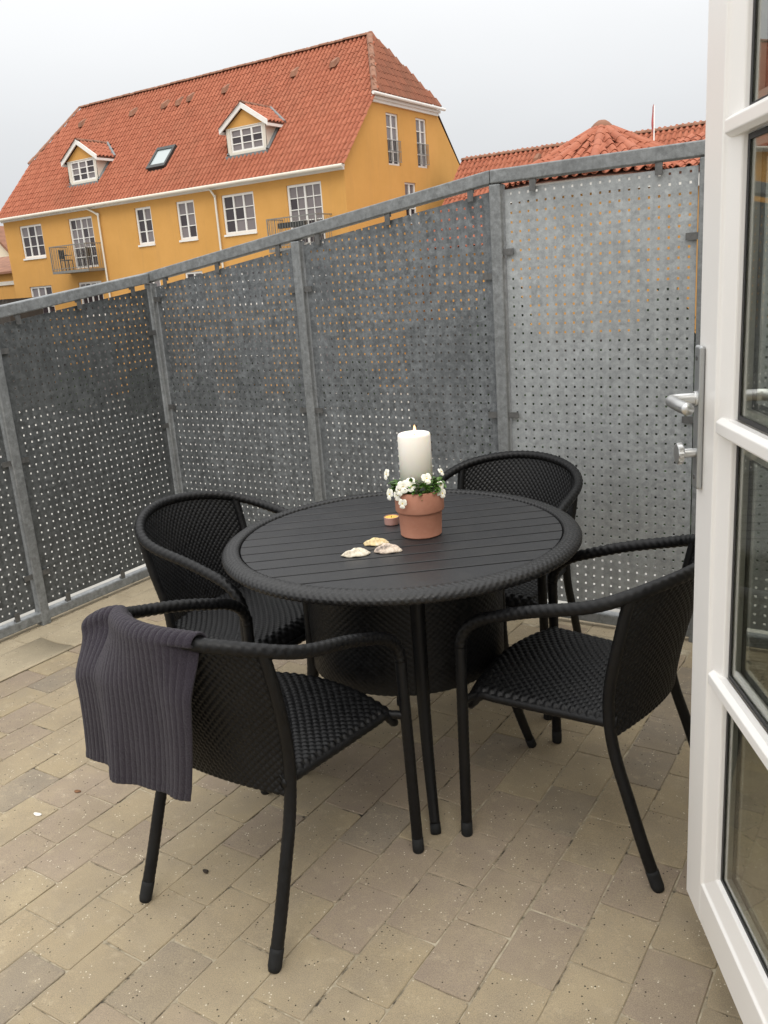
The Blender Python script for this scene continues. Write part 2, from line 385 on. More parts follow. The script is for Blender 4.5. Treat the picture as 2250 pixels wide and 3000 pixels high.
# ================================================================== THE PLACE: ground and terrace
GZ = -2.75
g = MB(); g.quad((-1500, -1500, GZ), (1500, -1500, GZ), (1500, 1500, GZ), (-1500, 1500, GZ))
structure(g.build('ground', 'street'))
tb = MB(); tb.box(-3.72, 0.055, -2.5, 3.50, GZ + 0.004, -0.058)
structure(tb.build('terrace_base', 'slab'))
fl = MB()
for fx0, fx1, fy0, fy1 in ((-3.1665, 0.05, -2.49, 3.224), (-3.71, -3.396, -2.49, 3.224), (-3.71, 0.05, 3.224, 3.49)): fl.quad((fx0, fy0, -0.0032), (fx1, fy0, -0.0032), (fx1, fy1, -0.0032), (fx0, fy1, -0.0032))
floor_o = structure(fl.build('terrace_floor', 'joint_sand'))

def w2p(p):      # world -> pixel in the 2250 x 3000 photograph frame
    c = RW.transposed() @ (Vector(p) - Vector((0, 0, 1.5)))
    return (1125 + 2515 * c.x / c.z, 1500 + 2515 * c.y / c.z, c.z)
def stone_mesh(seed, lx, ly, hh=0.055, jit=0.0016):
    r = random.Random(seed); pts = []
    cs = [(-1, -1), (1, -1), (1, 1), (-1, 1)]
    for k in range(4):
        a0 = Vector((cs[k][0] * lx / 2, cs[k][1] * ly / 2)); b0 = Vector((cs[(k + 1) % 4][0] * lx / 2, cs[(k + 1) % 4][1] * ly / 2))
        chip = r.uniform(0.003, 0.009); d = (b0 - a0).normalized(); n = Vector((d.y, -d.x)); L = (b0 - a0).length
        for t in ([chip, L * 0.33, L * 0.67, L - chip] if L > 0.17 else [chip, L * 0.5, L - chip]):
            q = a0 + d * t + n * r.uniform(-jit * 1.5, jit * 0.2); pts.append(q)
    m = MB(); n = len(pts); b = 0
    rings = [(0.0, -hh), (0.0, -0.0022), (-0.0012, -0.0006), (-0.0035, 0.0)]
    for off, z in rings:
        for q in pts:
            L = q.length; m.v.append((*(q * ((L + off) / L)), z + (r.uniform(-0.0006, 0.0004) if off else 0)))
    for k in range(3):
        for j in range(n):
            j2 = (j + 1) % n; m.f.append((k * n + j, k * n + j2, (k + 1) * n + j2, (k + 1) * n + j))
    m.f.append(tuple(3 * n + j for j in range(n)))
    return m
PW, PL = 0.1433, 0.2072
svar = [stone_mesh(100 + i, 0.1420, 0.2060) for i in range(10)]
smesh = [s.mesh('paving_stone') for s in svar]
for me in smesh: me.materials.append(M['paver_tan'])
special = {}   # (course, y) -> tone, read off the photograph
known = [(-0.667, 1.48, 1), (-0.813, 1.35, 1), (-1.68, 0.93, 2), (-1.40, 0.93, 2), (-1.10, 1.37, 1), (-1.82, 1.25, 1), (-1.95, 1.13, 1), (-2.09, 1.30, 1),
         (-0.96, 1.62, 1), (-1.24, 1.75, 2), (-0.81, 1.62, 1), (-2.9, 1.95, 2), (-2.75, 2.18, 2), (-0.52, 1.86, 1), (-1.25, 0.95, 1)]
stones = []
rp = random.Random(3)
k = 0
x = -0.302 + PW * 2
while x - PW > -3.17:
    xc = x - PW / 2
    off = (0.06 if k % 2 else 0.163) + (0.045 if xc < -1.3 else 0.0) + rp.uniform(-0.018, 0.018)
    j = -12
    while True:
        yc = off + PL * (j + 0.5); j += 1
        if yc > 3.22: break
        if yc < -2.4: continue
        tone = 0
        for kx, ky, kt in known:
            if abs(xc - kx) < 0.072 and abs(yc - ky) < 0.104: tone = kt
        if tone == 0:
            q = rp.random(); tone = 1 if q < 0.28 else (2 if q < 0.37 else 0)
        stones.append((xc, yc, tone))
    x -= PW; k += 1
left_edge = x
for cx in (-3.468, -3.612):                       # two courses outside the drain, under the fence
    j = 0; off = rp.uniform(0, 0.2)
    while -2.4 + off + PL * j < 3.22:
        stones.append((cx, -2.4 + off + PL * j, 3)); j += 1
vis = []
for s in stones:
    px = w2p((s[0], s[1], 0)); inside = px[2] > 0 and -60 < px[0] < 2310 and -60 < px[1] < 3080
    vis.append((0 if inside else 1, px[2] if px[2] > 0 else 99, s))
vis.sort(key=lambda t: (t[0], t[1]))
tmat = ['paver_tan', 'paver_mauve', 'paver_grey', 'pale_stone']
rest = MB(); rest_idx = []
for i, (ins, dist, (sx, sy, tone)) in enumerate(vis):
    q = rp.randrange(len(svar)); rz = rp.gauss(0, 0.006) + (pi if rp.random() < 0.5 else 0)
    dz = rp.uniform(-0.0008, 0.0009); rx, ry = max(-.006, min(.006, rp.gauss(0, 0.0025))), max(-.009, min(.009, rp.gauss(0, 0.004)))
    sx += rp.gauss(0, 0.0008); sy += rp.gauss(0, 0.0012)
    if i < 300 and not ins:
        o = bpy.data.objects.new('paving_stone', smesh[q]); col.objects.link(o); o.parent = floor_o
        o.location = (sx, sy, dz); o.rotation_euler = (rx, ry, rz)
        o.material_slots[0].link = 'OBJECT'; o.material_slots[0].material = M[tmat[tone]]
    else:
        mt = Matrix.Translation((sx, sy, dz)) @ Matrix.Rotation(rz, 4, 'Z'); b = len(rest.v)
        rest.v += [tuple(mt @ Vector(v)) for v in svar[q].v]
        rest.f += [tuple(b + n for n in f) for f in svar[q].f]; rest_idx += [tone] * len(svar[q].f)
me = rest.mesh('paving_stones')
for n_ in tmat: me.materials.append(M[n_])
for p, t in zip(me.polygons, rest_idx): p.material_index = t
link('paving_stones', me, None, floor_o, kind='stuff')
# shallow drain channel along the side fence: dished concrete stones, 0.5 m each
dr_x0, dr_x1 = left_edge + 0.002, -3.398
def drain_stone(y0, y1, tilt):
    m = MB()
    prof = [(0, -0.006), (0.015, -0.003), (0.10, -0.004), (0.30, -0.009), (0.5, -0.011), (0.70, -0.009), (0.90, -0.004), (0.985, -0.003), (1, -0.006)]
    def fn(u, v):
        i = u * (len(prof) - 1); k = min(int(i), len(prof) - 2); t = i - k
        px = prof[k][0] * (1 - t) + prof[k + 1][0] * t; pz = prof[k][1] * (1 - t) + prof[k + 1][1] * t
        return (dr_x1 + (dr_x0 - dr_x1) * px, y0 + (y1 - y0) * v, pz + tilt * (v - 0.5) + 0.004)
    m.grid(fn, 16, 2); return m
y = -2.0; i = 0
while y < 3.2:
    y2 = min(y + 0.42, 3.22)
    drain_stone(y, y2 - 0.004, rp.gauss(0, 0.002)).build('drain_stone', 'drain_stone', floor_o, smooth=True, solid=0.02); y = y2; i += 1
# pale border slabs under the back fence
x = 0.04; i = 0
while x > -3.1:
    x2 = max(x - 0.3, -3.69)
    m = MB(); m.box(x2 + 0.003, x, 3.222, 3.485, -0.05, rp.uniform(-0.001, 0.002)); o = m.build('border_slab', 'pale_stone', floor_o, bevel=0.004); x = x2
x = -3.1
while x > -3.6:
    x2 = x - 0.3; m = MB(); m.box(max(x2 + 0.003, -3.70), x, 3.222, 3.485, -0.05, rp.uniform(-0.001, 0.002)); m.build('border_slab', 'pale_stone', floor_o, bevel=0.004); x = x2
# litter on the paving
def blob(name, mat, loc, sx, sy, sz, seed, label, cat):
    r = random.Random(seed); ph = [r.uniform(0, 6.28) for _ in range(4)]
    m = MB()
    def fn(u, v):
        th = v * pi; an = u * 2 * pi; k = 1 + 0.16 * sin(2 * an + ph[0]) + 0.1 * sin(3 * an + ph[1])
        return (sx * k * sin(th) * cos(an), sy * k * sin(th) * sin(an), sz * (1 - cos(th)))
    m.grid(fn, 14, 8, True); o = m.build(name, mat, None, smooth=True, recalc=True, loc=loc); tag(o, label, cat); return o
blob('pebble', 'pebble_white', (-2.20, 1.30, 0.0), 0.014, 0.008, 0.003, 1, 'small white chip lying on the paving left of the towel chair', 'pebble')
blob('dry_leaf', 'dry_leaf', (-2.19, 1.44, 0.0), 0.012, 0.007, 0.0025, 2, 'tiny brown dry leaf curl lying on the paving', 'leaf')
blob('dark_pebble', 'soil', (-1.545, 1.345, 0.0), 0.011, 0.006, 0.003, 5, 'small dark speck of dirt between the legs of the towel chair', 'pebble')

# ================================================================== perforated zinc fence
fence = empty('privacy_fence', 'galvanised steel privacy fence of perforated sheet panels round the terrace', 'fence', (-3.56, 3.315, 0))
def fpart(m, name, mat, **k):
    o = m.build(name, mat, fence, **k); o.matrix_parent_inverse = Matrix.Translation((3.56, -3.315, 0)); return o
XB = [-3.56, -2.558, -1.54, -0.735, 0.03]; YB = 3.315; YA = [3.315, 2.335, 1.345]; XA = -3.56
def topB(x): return 1.874 if x > -1.56 else 1.874 + (x + 1.56) * 0.1335
def topA(y): return 1.607 + (y - 3.29) * 0.1235
RH = 0.052; PS = 0.025
# posts
for i, x in enumerate(XB):
    m = MB(); m.box(x - PS, x + PS, YB - PS, YB + PS, -0.004, topB(x) - RH - 0.002); fpart(m, 'post', 'zinc_rail', bevel=0.006, seg=3)
for y in YA[1:]:
    m = MB(); m.box(XA - PS, XA + PS, y - PS, y + PS, -0.004, topA(y) - RH - 0.002); fpart(m, 'post', 'zinc_rail', bevel=0.006, seg=3)
# rails
def beam(p, q, w, hgt, name, mat='zinc_rail'):     # top centre line p->q
    p, q = Vector(p), Vector(q); d = (q - p); s = Vector((d.y, -d.x, 0)).normalized() * (w / 2); dn = Vector((0, 0, -hgt))
    m = MB(); m.hexa([p - s + dn, q - s + dn, q + s + dn, p + s + dn, p - s, q - s, q + s, p + s]); return fpart(m, name, mat, bevel=0.005, seg=2, recalc=True)
e = 0.026
beam((XA - e, YB, topB(XA)), (-1.56, YB, topB(-1.56)), 0.052, RH, 'top_rail')
beam((-1.558, YB, 1.874), (0.05, YB, 1.874), 0.052, RH, 'top_rail')
beam((XA, YB - e - 0.001, topA(YB - e)), (XA, 1.30, topA(1.30)), 0.052, RH, 'top_rail')
beam((XA - e, YB, 0.066), (0.05, YB, 0.066), 0.046, 0.046, 'bottom_rail')
beam((XA, YB - 0.024, 0.066), (XA, 1.30, 0.066), 0.046, 0.046, 'bottom_rail')
HP, HS = 0.0362, 0.0090
def sheet(p0, axis, length, z0, zt0, zt1, mat, seed):
    r = random.Random(seed); ph = [r.uniform(0, 6.28) for _ in range(6)]
    nc = int((length - 0.012) / HP); s0 = (length - (nc - 1) * HP) / 2
    us = [0.0]
    for i in range(nc): us += [s0 + i * HP - HS / 2, s0 + i * HP + HS / 2]
    us.append(length)
    zmax = max(zt0, zt1); nr = int((zmax - z0 - 0.02) / HP) + 1
    zs = [z0]
    for j in range(nr): zs += [z0 + 0.026 + j * HP - HS / 2, z0 + 0.026 + j * HP + HS / 2]
    zs.append(max(zmax, zs[-1]) + 0.03)
    bm = bmesh.new(); ax = Vector(axis); nm = Vector((-ax.y, ax.x, 0)); P0 = Vector(p0); vv = {}
    def vert(i, j):
        if (i, j) not in vv:
            u, z = us[i], zs[j]
            wv = 0.0022 * sin(5.2 * u + ph[0] + 1.3 * z) + 0.0018 * sin(3.1 * z + ph[1]) + 0.0011 * sin(11 * u + 7 * z + ph[2])
            vv[(i, j)] = bm.verts.new(P0 + ax * u + nm * wv + Vector((0, 0, z)))
        return vv[(i, j)]
    for i in range(len(us) - 1):
        for j in range(len(zs) - 1):
            if i % 2 == 1 and j % 2 == 1: continue
            bm.faces.new((vert(i, j), vert(i + 1, j), vert(i + 1, j + 1), vert(i, j + 1)))
    a0 = P0 + Vector((0, 0, zt0)); d = ax * length + Vector((0, 0, zt1 - zt0)); pn = d.cross(nm)
    if pn.z < 0: pn = -pn
    bmesh.ops.bisect_plane(bm, geom=list(bm.verts) + list(bm.edges) + list(bm.faces), plane_co=a0, plane_no=pn, clear_outer=True)
    me = bpy.data.meshes.new('panel'); bm.to_mesh(me); bm.free()
    o = link('panel', me, mat, fence, solid=0.003); o.matrix_parent_inverse = Matrix.Translation((3.56, -3.315, 0)); return o
gap = 0.033; TG = RH + 0.026
def clip(p, nrm, along, flip=1):      # small bolted lug holding the sheet: p at the rail/post face, along = direction onto the sheet
    p, n, a = Vector(p), Vector(nrm).normalized(), Vector(along).normalized(); s = n.cross(a).normalized()
    m = MB(); w, L, t = 0.0125, 0.044, 0.005
    def bx(a0, a1, w0, n0, n1):
        c = []
        for zz_ in (n0, n1):
            for (aa, ss) in ((a0, -w0), (a1, -w0), (a1, w0), (a0, w0)): c.append(p + a * aa + s * ss + n * zz_)
        m.hexa([c[0], c[1], c[2], c[3], c[4], c[5], c[6], c[7]])
    bx(-0.004, L, w, 0.003, 0.003 + t); bx(-0.004, 0.012, w * 0.8, -0.012, 0.003)
    o = fpart(m, 'clip', 'clip_metal', recalc=True)
    b = MB(); c = p + a * (L * 0.72) + n * (0.008)
    b.tube([c, c + n * 0.007], 0.008, 6); bo = b.build('bolt', 'clip_metal', o); bo.matrix_parent_inverse = Matrix.Translation((3.56, -3.315, 0)); return o
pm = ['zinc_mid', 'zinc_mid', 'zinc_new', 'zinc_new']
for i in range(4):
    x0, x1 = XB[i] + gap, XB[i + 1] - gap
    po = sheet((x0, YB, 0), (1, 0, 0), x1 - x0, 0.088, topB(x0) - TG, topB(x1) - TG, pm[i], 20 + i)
    for t in ((0.10, 0.5, 0.92) if i < 2 else (0.17, 0.82)):
        x = x0 + (x1 - x0) * t; clip((x, YB - 0.012, topB(x) - RH), (0, -1, 0), (0, 0, -1))
        clip((x, YB - 0.012, 0.066), (0, -1, 0), (0, 0, 1))
    for zf in (0.22, 0.90, 1.47 if i < 2 else 1.56):
        clip((XB[i] + PS, YB - 0.008, zf), (0, -1, 0), (1, 0, 0)); clip((XB[i + 1] - PS, YB - 0.008, zf), (0, -1, 0), (-1, 0, 0))
for i in range(2):
    y0, y1 = YA[i + 1] + gap, YA[i] - gap
    sheet((XA, y0, 0), (0, 1, 0), y1 - y0, 0.088, topA(y0) - TG, topA(y1) - TG, 'zinc_shaded', 30 + i)
    for t in (0.12, 0.5, 0.88):
        y = y0 + (y1 - y0) * t; clip((XA + 0.012, y, topA(y) - RH), (1, 0, 0), (0, 0, -1)); clip((XA + 0.012, y, 0.066), (1, 0, 0), (0, 0, 1))
    for zf in (0.25, 0.80, 1.30):
        clip((XA + 0.008, YA[i + 1] + PS, zf), (1, 0, 0), (0, 1, 0)); clip((XA + 0.008, YA[i] - PS, zf), (1, 0, 0), (0, -1, 0))

# ================================================================== the dwelling's own wall beside the door
ow = MB(); ow.box(0.06, 0.40, 1.04, 3.50, GZ, 2.62); o = ow.build('house_wall', 'plaster_cream'); tag(o, 'pale rendered house wall behind the open glass door', 'wall')
ow = MB(); ow.box(0.06, 0.40, -6.0, -0.75, GZ, 2.62); o = ow.build('house_wall', 'plaster_cream'); tag(o, 'pale rendered house wall on the other side of the terrace doorway', 'wall')
ow = MB(); ow.box(0.06, 0.40, -0.75, 1.04, 2.4, 2.62); o = ow.build('doorway_lintel', 'plaster_cream'); tag(o, 'pale rendered wall above the terrace doorway', 'wall')

# ================================================================== glass door (open)
DD = Vector((0.492, -0.8706, 0)).normalized(); DP = Vector((-0.359, 1.656, 0)) - DD * 0.052
door = empty('glass_door', 'open white framed terrace door glazed in four panes with steel lever handle', 'door', (DP.x, DP.y, 0.0), atan2(DD.y, DD.x))
DW, DB, DT, TH = 0.85, 0.12, 2.27, 0.062
SW = 0.098; GB, GT = 0.262, 2.13; G0, G1 = 0.148, DW - 0.148
bars = [0.700, 1.196, 1.697]
def dp(m, name, mat, **k): return m.build(name, mat, door, **k)
# frame members: flat face SW wide, then a sloping bead down to the glass (y = depth behind the face)
def member(pts_outer, pts_inner):
    pass
def profile_stile(u0, sgn):
    m = MB(); P = [(0, 0), (SW, 0), (SW + 0.004, 0.006), (SW + 0.046, 0.016), (SW + 0.048, 0.024), (SW + 0.048, TH - 0.02), (SW, TH), (0, TH)]
    z0, z1 = DB, DT
    lo = [(u0 + sgn * a, b) for a, b in P]
    n = len(lo); b0 = len(m.v)
    for (a, b) in lo: m.v.append((a, b, z0))
    for (a, b) in lo: m.v.append((a, b, z1))
    for j in range(n):
        j2 = (j + 1) % n; m.f.append((j, j2, n + j2, n + j))
    m.f.append(tuple(range(n))); m.f.append(tuple(range(n, 2 * n))); return m
dp(profile_stile(0, 1), 'stile', 'door_white', recalc=True, bevel=0.003)
dp(profile_stile(DW, -1), 'stile', 'door_white', recalc=True, bevel=0.003)
def profile_rail(z0, zin, sgn):
    m = MB(); wfl = abs(zin - z0) - 0.048
    P = [(0, 0.0008), (wfl, 0.0008), (wfl + 0.004, 0.0062), (wfl + 0.046, 0.0162), (wfl + 0.048, 0.0242), (wfl + 0.048, TH - 0.021), (wfl, TH - 0.001), (0, TH - 0.001)]
    n = len(P)
    for uu, cut in ((0.0, 1), (DW, -1)):
        for (a, b) in P:
            m.v.append((uu + cut * (0.02 if a < 0.01 else 0.06), b, z0 + sgn * a + (0.0005 if sgn > 0 else -0.0005)))
    for j in range(n):
        j2 = (j + 1) % n; m.f.append((j, j2, n + j2, n + j))
    m.f.append(tuple(range(n))); m.f.append(tuple(range(n, 2 * n))); return m
dp(profile_rail(DB, GB, 1), 'bottom_rail', 'door_white', recalc=True, bevel=0.002)
dp(profile_rail(DT, GT, -1), 'top_rail', 'door_white', recalc=True, bevel=0.002)
for zb_ in bars:
    m = MB(); hb = 0.017; u0, u1 = SW + 0.012, DW - SW - 0.012
    for uu in (u0, u1):
        for (dy, dz) in ((0.022, -hb), (0.008, -hb), (-0.002, -hb + 0.007), (-0.002, hb - 0.007), (0.008, hb), (0.022, hb)): m.v.append((uu, dy, zb_ + dz))
    n = 6
    for j in range(n): m.f.append((j, (j + 1) % n, n + (j + 1) % n, n + j))
    m.f.append(tuple(range(n))); m.f.append(tuple(range(n, 2 * n))); dp(m, 'glazing_bar', 'door_white', recalc=True, bevel=0.002)
    m = MB(); m.box(G0 + 0.001, G1 - 0.001, TH - 0.026, TH - 0.006, zb_ - hb, zb_ + hb); dp(m, 'glazing_bar', 'door_white', bevel=0.002)
zs_ = [GB] + bars + [GT]
for k in range(4):
    z0 = zs_[k] + (0.018 if k else 0.0); z1 = zs_[k + 1] - (0.018 if k < 3 else 0.0)
    def frame(a0, a1, y0, y1, w, name, mat):
        m = MB(); m.box(a0, a1, y0, y1, z0, z0 + w); m.box(a0, a1, y0, y1, z1 - w, z1); m.box(a0, a0 + w, y0, y1, z0 + w, z1 - w); m.box(a1 - w, a1, y0, y1, z0 + w, z1 - w)
        return dp(m, name, mat)
    frame(G0 - 0.001, G1 + 0.001, 0.0245, 0.0262, 0.009, 'gasket', 'gasket')
    frame(G0 + 0.002, G1 - 0.002, 0.0315, 0.0415, 0.022, 'spacer', 'spacer'); frame(G0 + 0.002, G1 - 0.002, 0.0465, 0.0480, 0.034, 'gasket', 'gasket')
    for yy in (0.027, 0.042):
        m = MB(); m.box(G0 + 0.0005, G1 - 0.0005, yy, yy + 0.004, z0 + 0.0005, z1 - 0.0005); dp(m, 'pane', 'door_glass')
# furniture of the door, both faces
for sgn, y0 in ((-1, -0.0006), (1, TH + 0.0006)):
    nm = -1 if sgn < 0 else 1
    m = MB(); m.box(0.006, 0.041, min(y0, y0 + nm * 0.011), max(y0, y0 + nm * 0.011), 1.062, 1.335); pl = dp(m, 'handle_plate', 'steel_plate', bevel=0.005, seg=3)
    for zz_ in (1.085, 1.312):
        b = MB(); b.tube([(0.0235, y0 + nm * 0.011, zz_), (0.0235, y0 + nm * 0.0125, zz_)], 0.0045, 10); b.build('screw', 'clip_metal', pl)
    path = [(0.0235, y0 + nm * 0.010, 1.236), (0.0235, y0 + nm * 0.040, 1.236), (0.026, y0 + nm * 0.052, 1.236), (0.036, y0 + nm * 0.060, 1.236), (0.062, y0 + nm * 0.061, 1.236), (0.10, y0 + nm * 0.061, 1.236), (0.138, y0 + nm * 0.058, 1.236)]
    m = MB(); m.tube(resample(catmull(path, 8), 0.004), 0.0112, 16); dp(m, 'lever_handle', 'steel', smooth=True)
    m = MB(); m.tube([(0.0235, y0 + nm * 0.010, 1.236), (0.0235, y0 + nm * 0.015, 1.236)], 0.0145, 20); dp(m, 'handle_rose', 'steel', bevel=0.001)
    kn = MB(); kn.tube([(0.0235, y0 + nm * 0.010, 1.132), (0.0235, y0 + nm * 0.034, 1.132)], 0.0085, 16); ko = dp(kn, 'thumb_turn', 'steel', bevel=0.001)
    kd = MB(); b0 = [(0.0235, y0 + nm * t, 1.132) for t in (0.034, 0.0365, 0.044, 0.0455)]
    rr_ = iter((0.015, 0.0175, 0.0175, 0.015))
    kd.tube(b0, lambda t: 0.0205 if 0.1 < t < 0.9 else 0.0185, 36, bump=lambda L, an: 0.035 * (1 if int(an / (2 * pi / 18)) % 2 else -1)); kd.build('turn_grip', 'steel', ko)
for zz_ in (0.42, 1.95):
    m = MB(); m.tube([(DW + 0.004, TH * 0.5, zz_), (DW + 0.004, TH * 0.5, zz_ + 0.09)], 0.009, 12); dp(m, 'hinge', 'steel')

# ================================================================== rattan chairs
import numpy as np
def spline(P, n):
    P = np.array(P, float); t = np.r_[0, np.cumsum(np.sqrt(np.linalg.norm(np.diff(P, axis=0), axis=1)))]
    Nn = len(t); A = np.zeros((Nn, Nn)); b = np.zeros((Nn, 3)); hh = np.diff(t); A[0, 0] = A[-1, -1] = 1
    for i in range(1, Nn - 1):
        A[i, i - 1] = hh[i - 1]; A[i, i] = 2 * (hh[i - 1] + hh[i]); A[i, i + 1] = hh[i]
        b[i] = 6 * ((P[i + 1] - P[i]) / hh[i] - (P[i] - P[i - 1]) / hh[i - 1])
    Mm = np.linalg.solve(A, b); out = []
    for x in np.linspace(0, t[-1], n):
        i = min(np.searchsorted(t, x, side='right') - 1, Nn - 2); u = x - t[i]; v = t[i + 1] - x; H = hh[i]
        out.append(Vector(Mm[i] * v ** 3 / 6 / H + Mm[i + 1] * u ** 3 / 6 / H + (P[i] / H - Mm[i] * H / 6) * v + (P[i + 1] / H - Mm[i + 1] * H / 6) * u))
    return out
RAILP = [(.263, .25, .627), (.270, .05, .697), (.267, -.10, .735), (.199, -.209, .773), (0, -.288, .795)]
RAILP = RAILP + [(-x, y, z) for x, y, z in RAILP[-2::-1]]
RAIL = spline(RAILP, 200)
def weave_leg(L, an): return 0.045 * sin(2 * pi * L / 0.016 + pi * (int(an / (2 * pi) * 6 + 1e-6) % 2)) * abs(sin(an * 3)) + 0.01
def weave_tube(L, an): return 0.085 * math.tanh(1.8 * sin(2 * pi * L / 0.021 + pi * (int(an / (2 * pi) * 6 + 1e-6) % 2))) * abs(sin(an * 3)) ** 0.7 + 0.01
def bez2(a, c, b, n=10):
    a, c, b = Vector(a), Vector(c), Vector(b); return [a * (1 - t) ** 2 + c * 2 * t * (1 - t) + b * t * t for t in [i / n for i in range(n + 1)]]
# how far along the rail the backrest reaches
idx = [i for i, p in enumerate(RAIL) if p.y < -0.172]; TOPC = resample(RAIL[idx[0]:idx[-1] + 1], 0.004)
def top_at(u):
    f = (u + 1) / 2 * (len(TOPC) - 1); k = min(int(f), len(TOPC) - 2); return TOPC[k].lerp(TOPC[k + 1], f - k)
UPR = spline([(.231, -.178, .764), (.231, -.163, .70), (.228, -.145, .62), (.217, -.122, .51), (.212, -.119, .42), (.213, -.135, .33), (.217, -.165, .24), (.221, -.209, .11), (.224, -.251, .0)], 80)
def up_at_z(z):
    for a, b in zip(UPR, UPR[1:]):
        if a.z >= z >= b.z: return a.lerp(b, (a.z - z) / max(1e-6, a.z - b.z))
    return UPR[0] if z > UPR[0].z else UPR[-1]
def shell_pt(u, v):
    uu = 1 - 2 * u if False else (u * 2 - 1)
    t = top_at(uu); sx = -uu                                  # TOPC runs from +x to -x
    bz = 0.405 - 0.03 * sx * sx
    b = Vector((0.205 * sx, -0.182 + 0.052 * sx * sx, bz))
    p = t.lerp(b, v); e_t = top_at(1.0 if uu > 0 else -1.0); e_b = Vector((0.205 * (1 if sx > 0 else -1), -0.13, 0.375))
    e_l = e_t.lerp(e_b, v); e_u = up_at_z(e_l.z); e_u = Vector((e_u.x * (1 if sx > 0 else -1), e_u.y, e_l.z))
    w = abs(sx) ** 2.5
    p = p + (e_u - e_l) * w; p.y += 0.012 * sin(pi * v) * (1 - w)
    return p
def woven(fn, nu, nv, amp, su=6, sv=3, flip=1):
    NU, NV = nu * su, nv * sv
    pts = [[Vector(fn(i / NU, j / NV)) for i in range(NU + 1)] for j in range(NV + 1)]
    m = MB()
    for j in range(NV + 1):
        for i in range(NU + 1):
            du = pts[j][min(i + 1, NU)] - pts[j][max(i - 1, 0)]; dv = pts[min(j + 1, NV)][i] - pts[max(j - 1, 0)][i]
            n = du.cross(dv)
            if n.length > 1e-12: n.normalize()
            row = j // sv; fr = (j % sv + 0.5) / sv if j < NV else 0.0
            wv = math.tanh(2.0 * sin(2 * pi * (i / su) + pi * (row % 2))); prof = (0.25 + 0.75 * sin(pi * ((j % sv) / sv))) if sv > 1 else 1
            hgt = amp * (wv * prof - 0.55 * (1 - prof))
            m.v.append(tuple(pts[j][i] + n * hgt * flip))
    for j in range(NV):
        for i in range(NU):
            b = j * (NU + 1) + i; m.f.append((b, b + 1, b + NU + 2, b + NU + 1))
    return m
def seat_pt(u, v):
    x = (u * 2 - 1); wd = 0.208 + (0.238 - 0.208) * v
    yb, yf = -0.135, 0.262 + 0.038 * (1 - x * x)
    y = yb + (yf - yb) * v
    z = 0.428 + 0.016 * (1 - x * x) - 0.012 * sin(pi * min(1, v * 1.1)) * (1 - x * x)
    if v > 0.9: z -= 0.035 * ((v - 0.9) / 0.1) ** 2
    if abs(x) > 0.93: z -= 0.018 * ((abs(x) - 0.93) / 0.07) ** 2
    return Vector((x * wd, y, z))
def make_chair(label, loc, rz, group):
    t = empty('rattan_armchair', label, 'chair', loc, rz, group)
    woven(seat_pt, 17, 36, 0.0022, 8, 4).build('seat', 'rattan', t, smooth=True, solid=0.007)
    woven(shell_pt, 28, 38, 0.0017, 8, 4).build('backrest', 'rattan', t, smooth=True, solid=0.007)
    # arm rail with its two front bends
    A = Vector((.2675, .263, .560)); k = 14
    right_bend = bez2(A, (.265, .262, .634), RAIL[k]); left_bend = [Vector((-p.x, p.y, p.z)) for p in right_bend][::-1]
    path = right_bend[:-1] + RAIL[k:len(RAIL) - k] + left_bend[1:]
    m = MB(); m.tube(resample(path, 0.0045), 0.0156, 18, bump=weave_tube); m.build('arm_rail', 'rattan', t, smooth=True)
    m = MB()                                                    # rim of the seat
    ring = [seat_pt(0.015, v / 12) for v in range(13)] + [seat_pt(u / 12, 1.0) for u in range(1, 12)] + [seat_pt(0.985, 1 - v / 12) for v in range(13)]
    m.tube(resample(catmull([p + Vector((0, 0, -0.012)) for p in ring], 4), 0.006), 0.0125, 10, bump=weave_tube); m.build('seat_frame', 'rattan', t, smooth=True)
    for s in (1, -1):
        m = MB(); P = [Vector((s * .28, .265, .035)), Vector((s * .274, .264, .30)), Vector((s * .2675, .263, .565))]
        m.tube(resample(catmull(P, 6), 0.0055), 0.0148, 18, bump=weave_leg); lg = m.build('leg', 'rattan', t, smooth=True)
        c = MB(); c.tube([(s * .2806, .2652, 0.0), (s * .2804, .2651, 0.004), (s * .28, .265, .045)], lambda q: 0.0135 if q < 0.2 else 0.0158, 12); c.build('foot_cap', 'foot_cap', lg, smooth=True)
        U = [Vector((s * p.x, p.y, p.z)) for p in UPR]
        cut = [p for p in U if p.z > 0.03]
        m = MB(); m.tube(resample(cut, 0.0055), lambda q: 0.0138 + 0.0015 * q, 18, bump=weave_leg); lg = m.build('leg', 'rattan', t, smooth=True)
        low = [p for p in U if p.z < 0.052][::-1]
        c = MB(); c.tube(low, lambda q: 0.0140 if q < 0.05 else 0.0164, 12); c.build('foot_cap', 'foot_cap', lg, smooth=True)
        m = MB(); m.tube(resample([Vector((s * .205, .235, .408)), Vector((s * .2735, .262, .408))], 0.006), 0.011, 10, bump=weave_tube); m.build('cross_bar', 'rattan', t, smooth=True)
        m = MB(); m.tube(resample([Vector((s * .190, -.11, .410)), Vector((s * .213, -.125, .412))], 0.006), 0.010, 8); m.build('cross_bar', 'rattan', t, smooth=True)
    return t
def copy_tree(o, parent=None):
    c = o.copy(); col.objects.link(c)
    if parent: c.parent = parent
    for ch in o.children: copy_tree(ch, c)
    return c
GC = 'black rattan armchairs round the table'
chair1 = make_chair('black woven rattan armchair with a grey towel over its back', (-1.372, 1.428, 0), -0.051, GC)
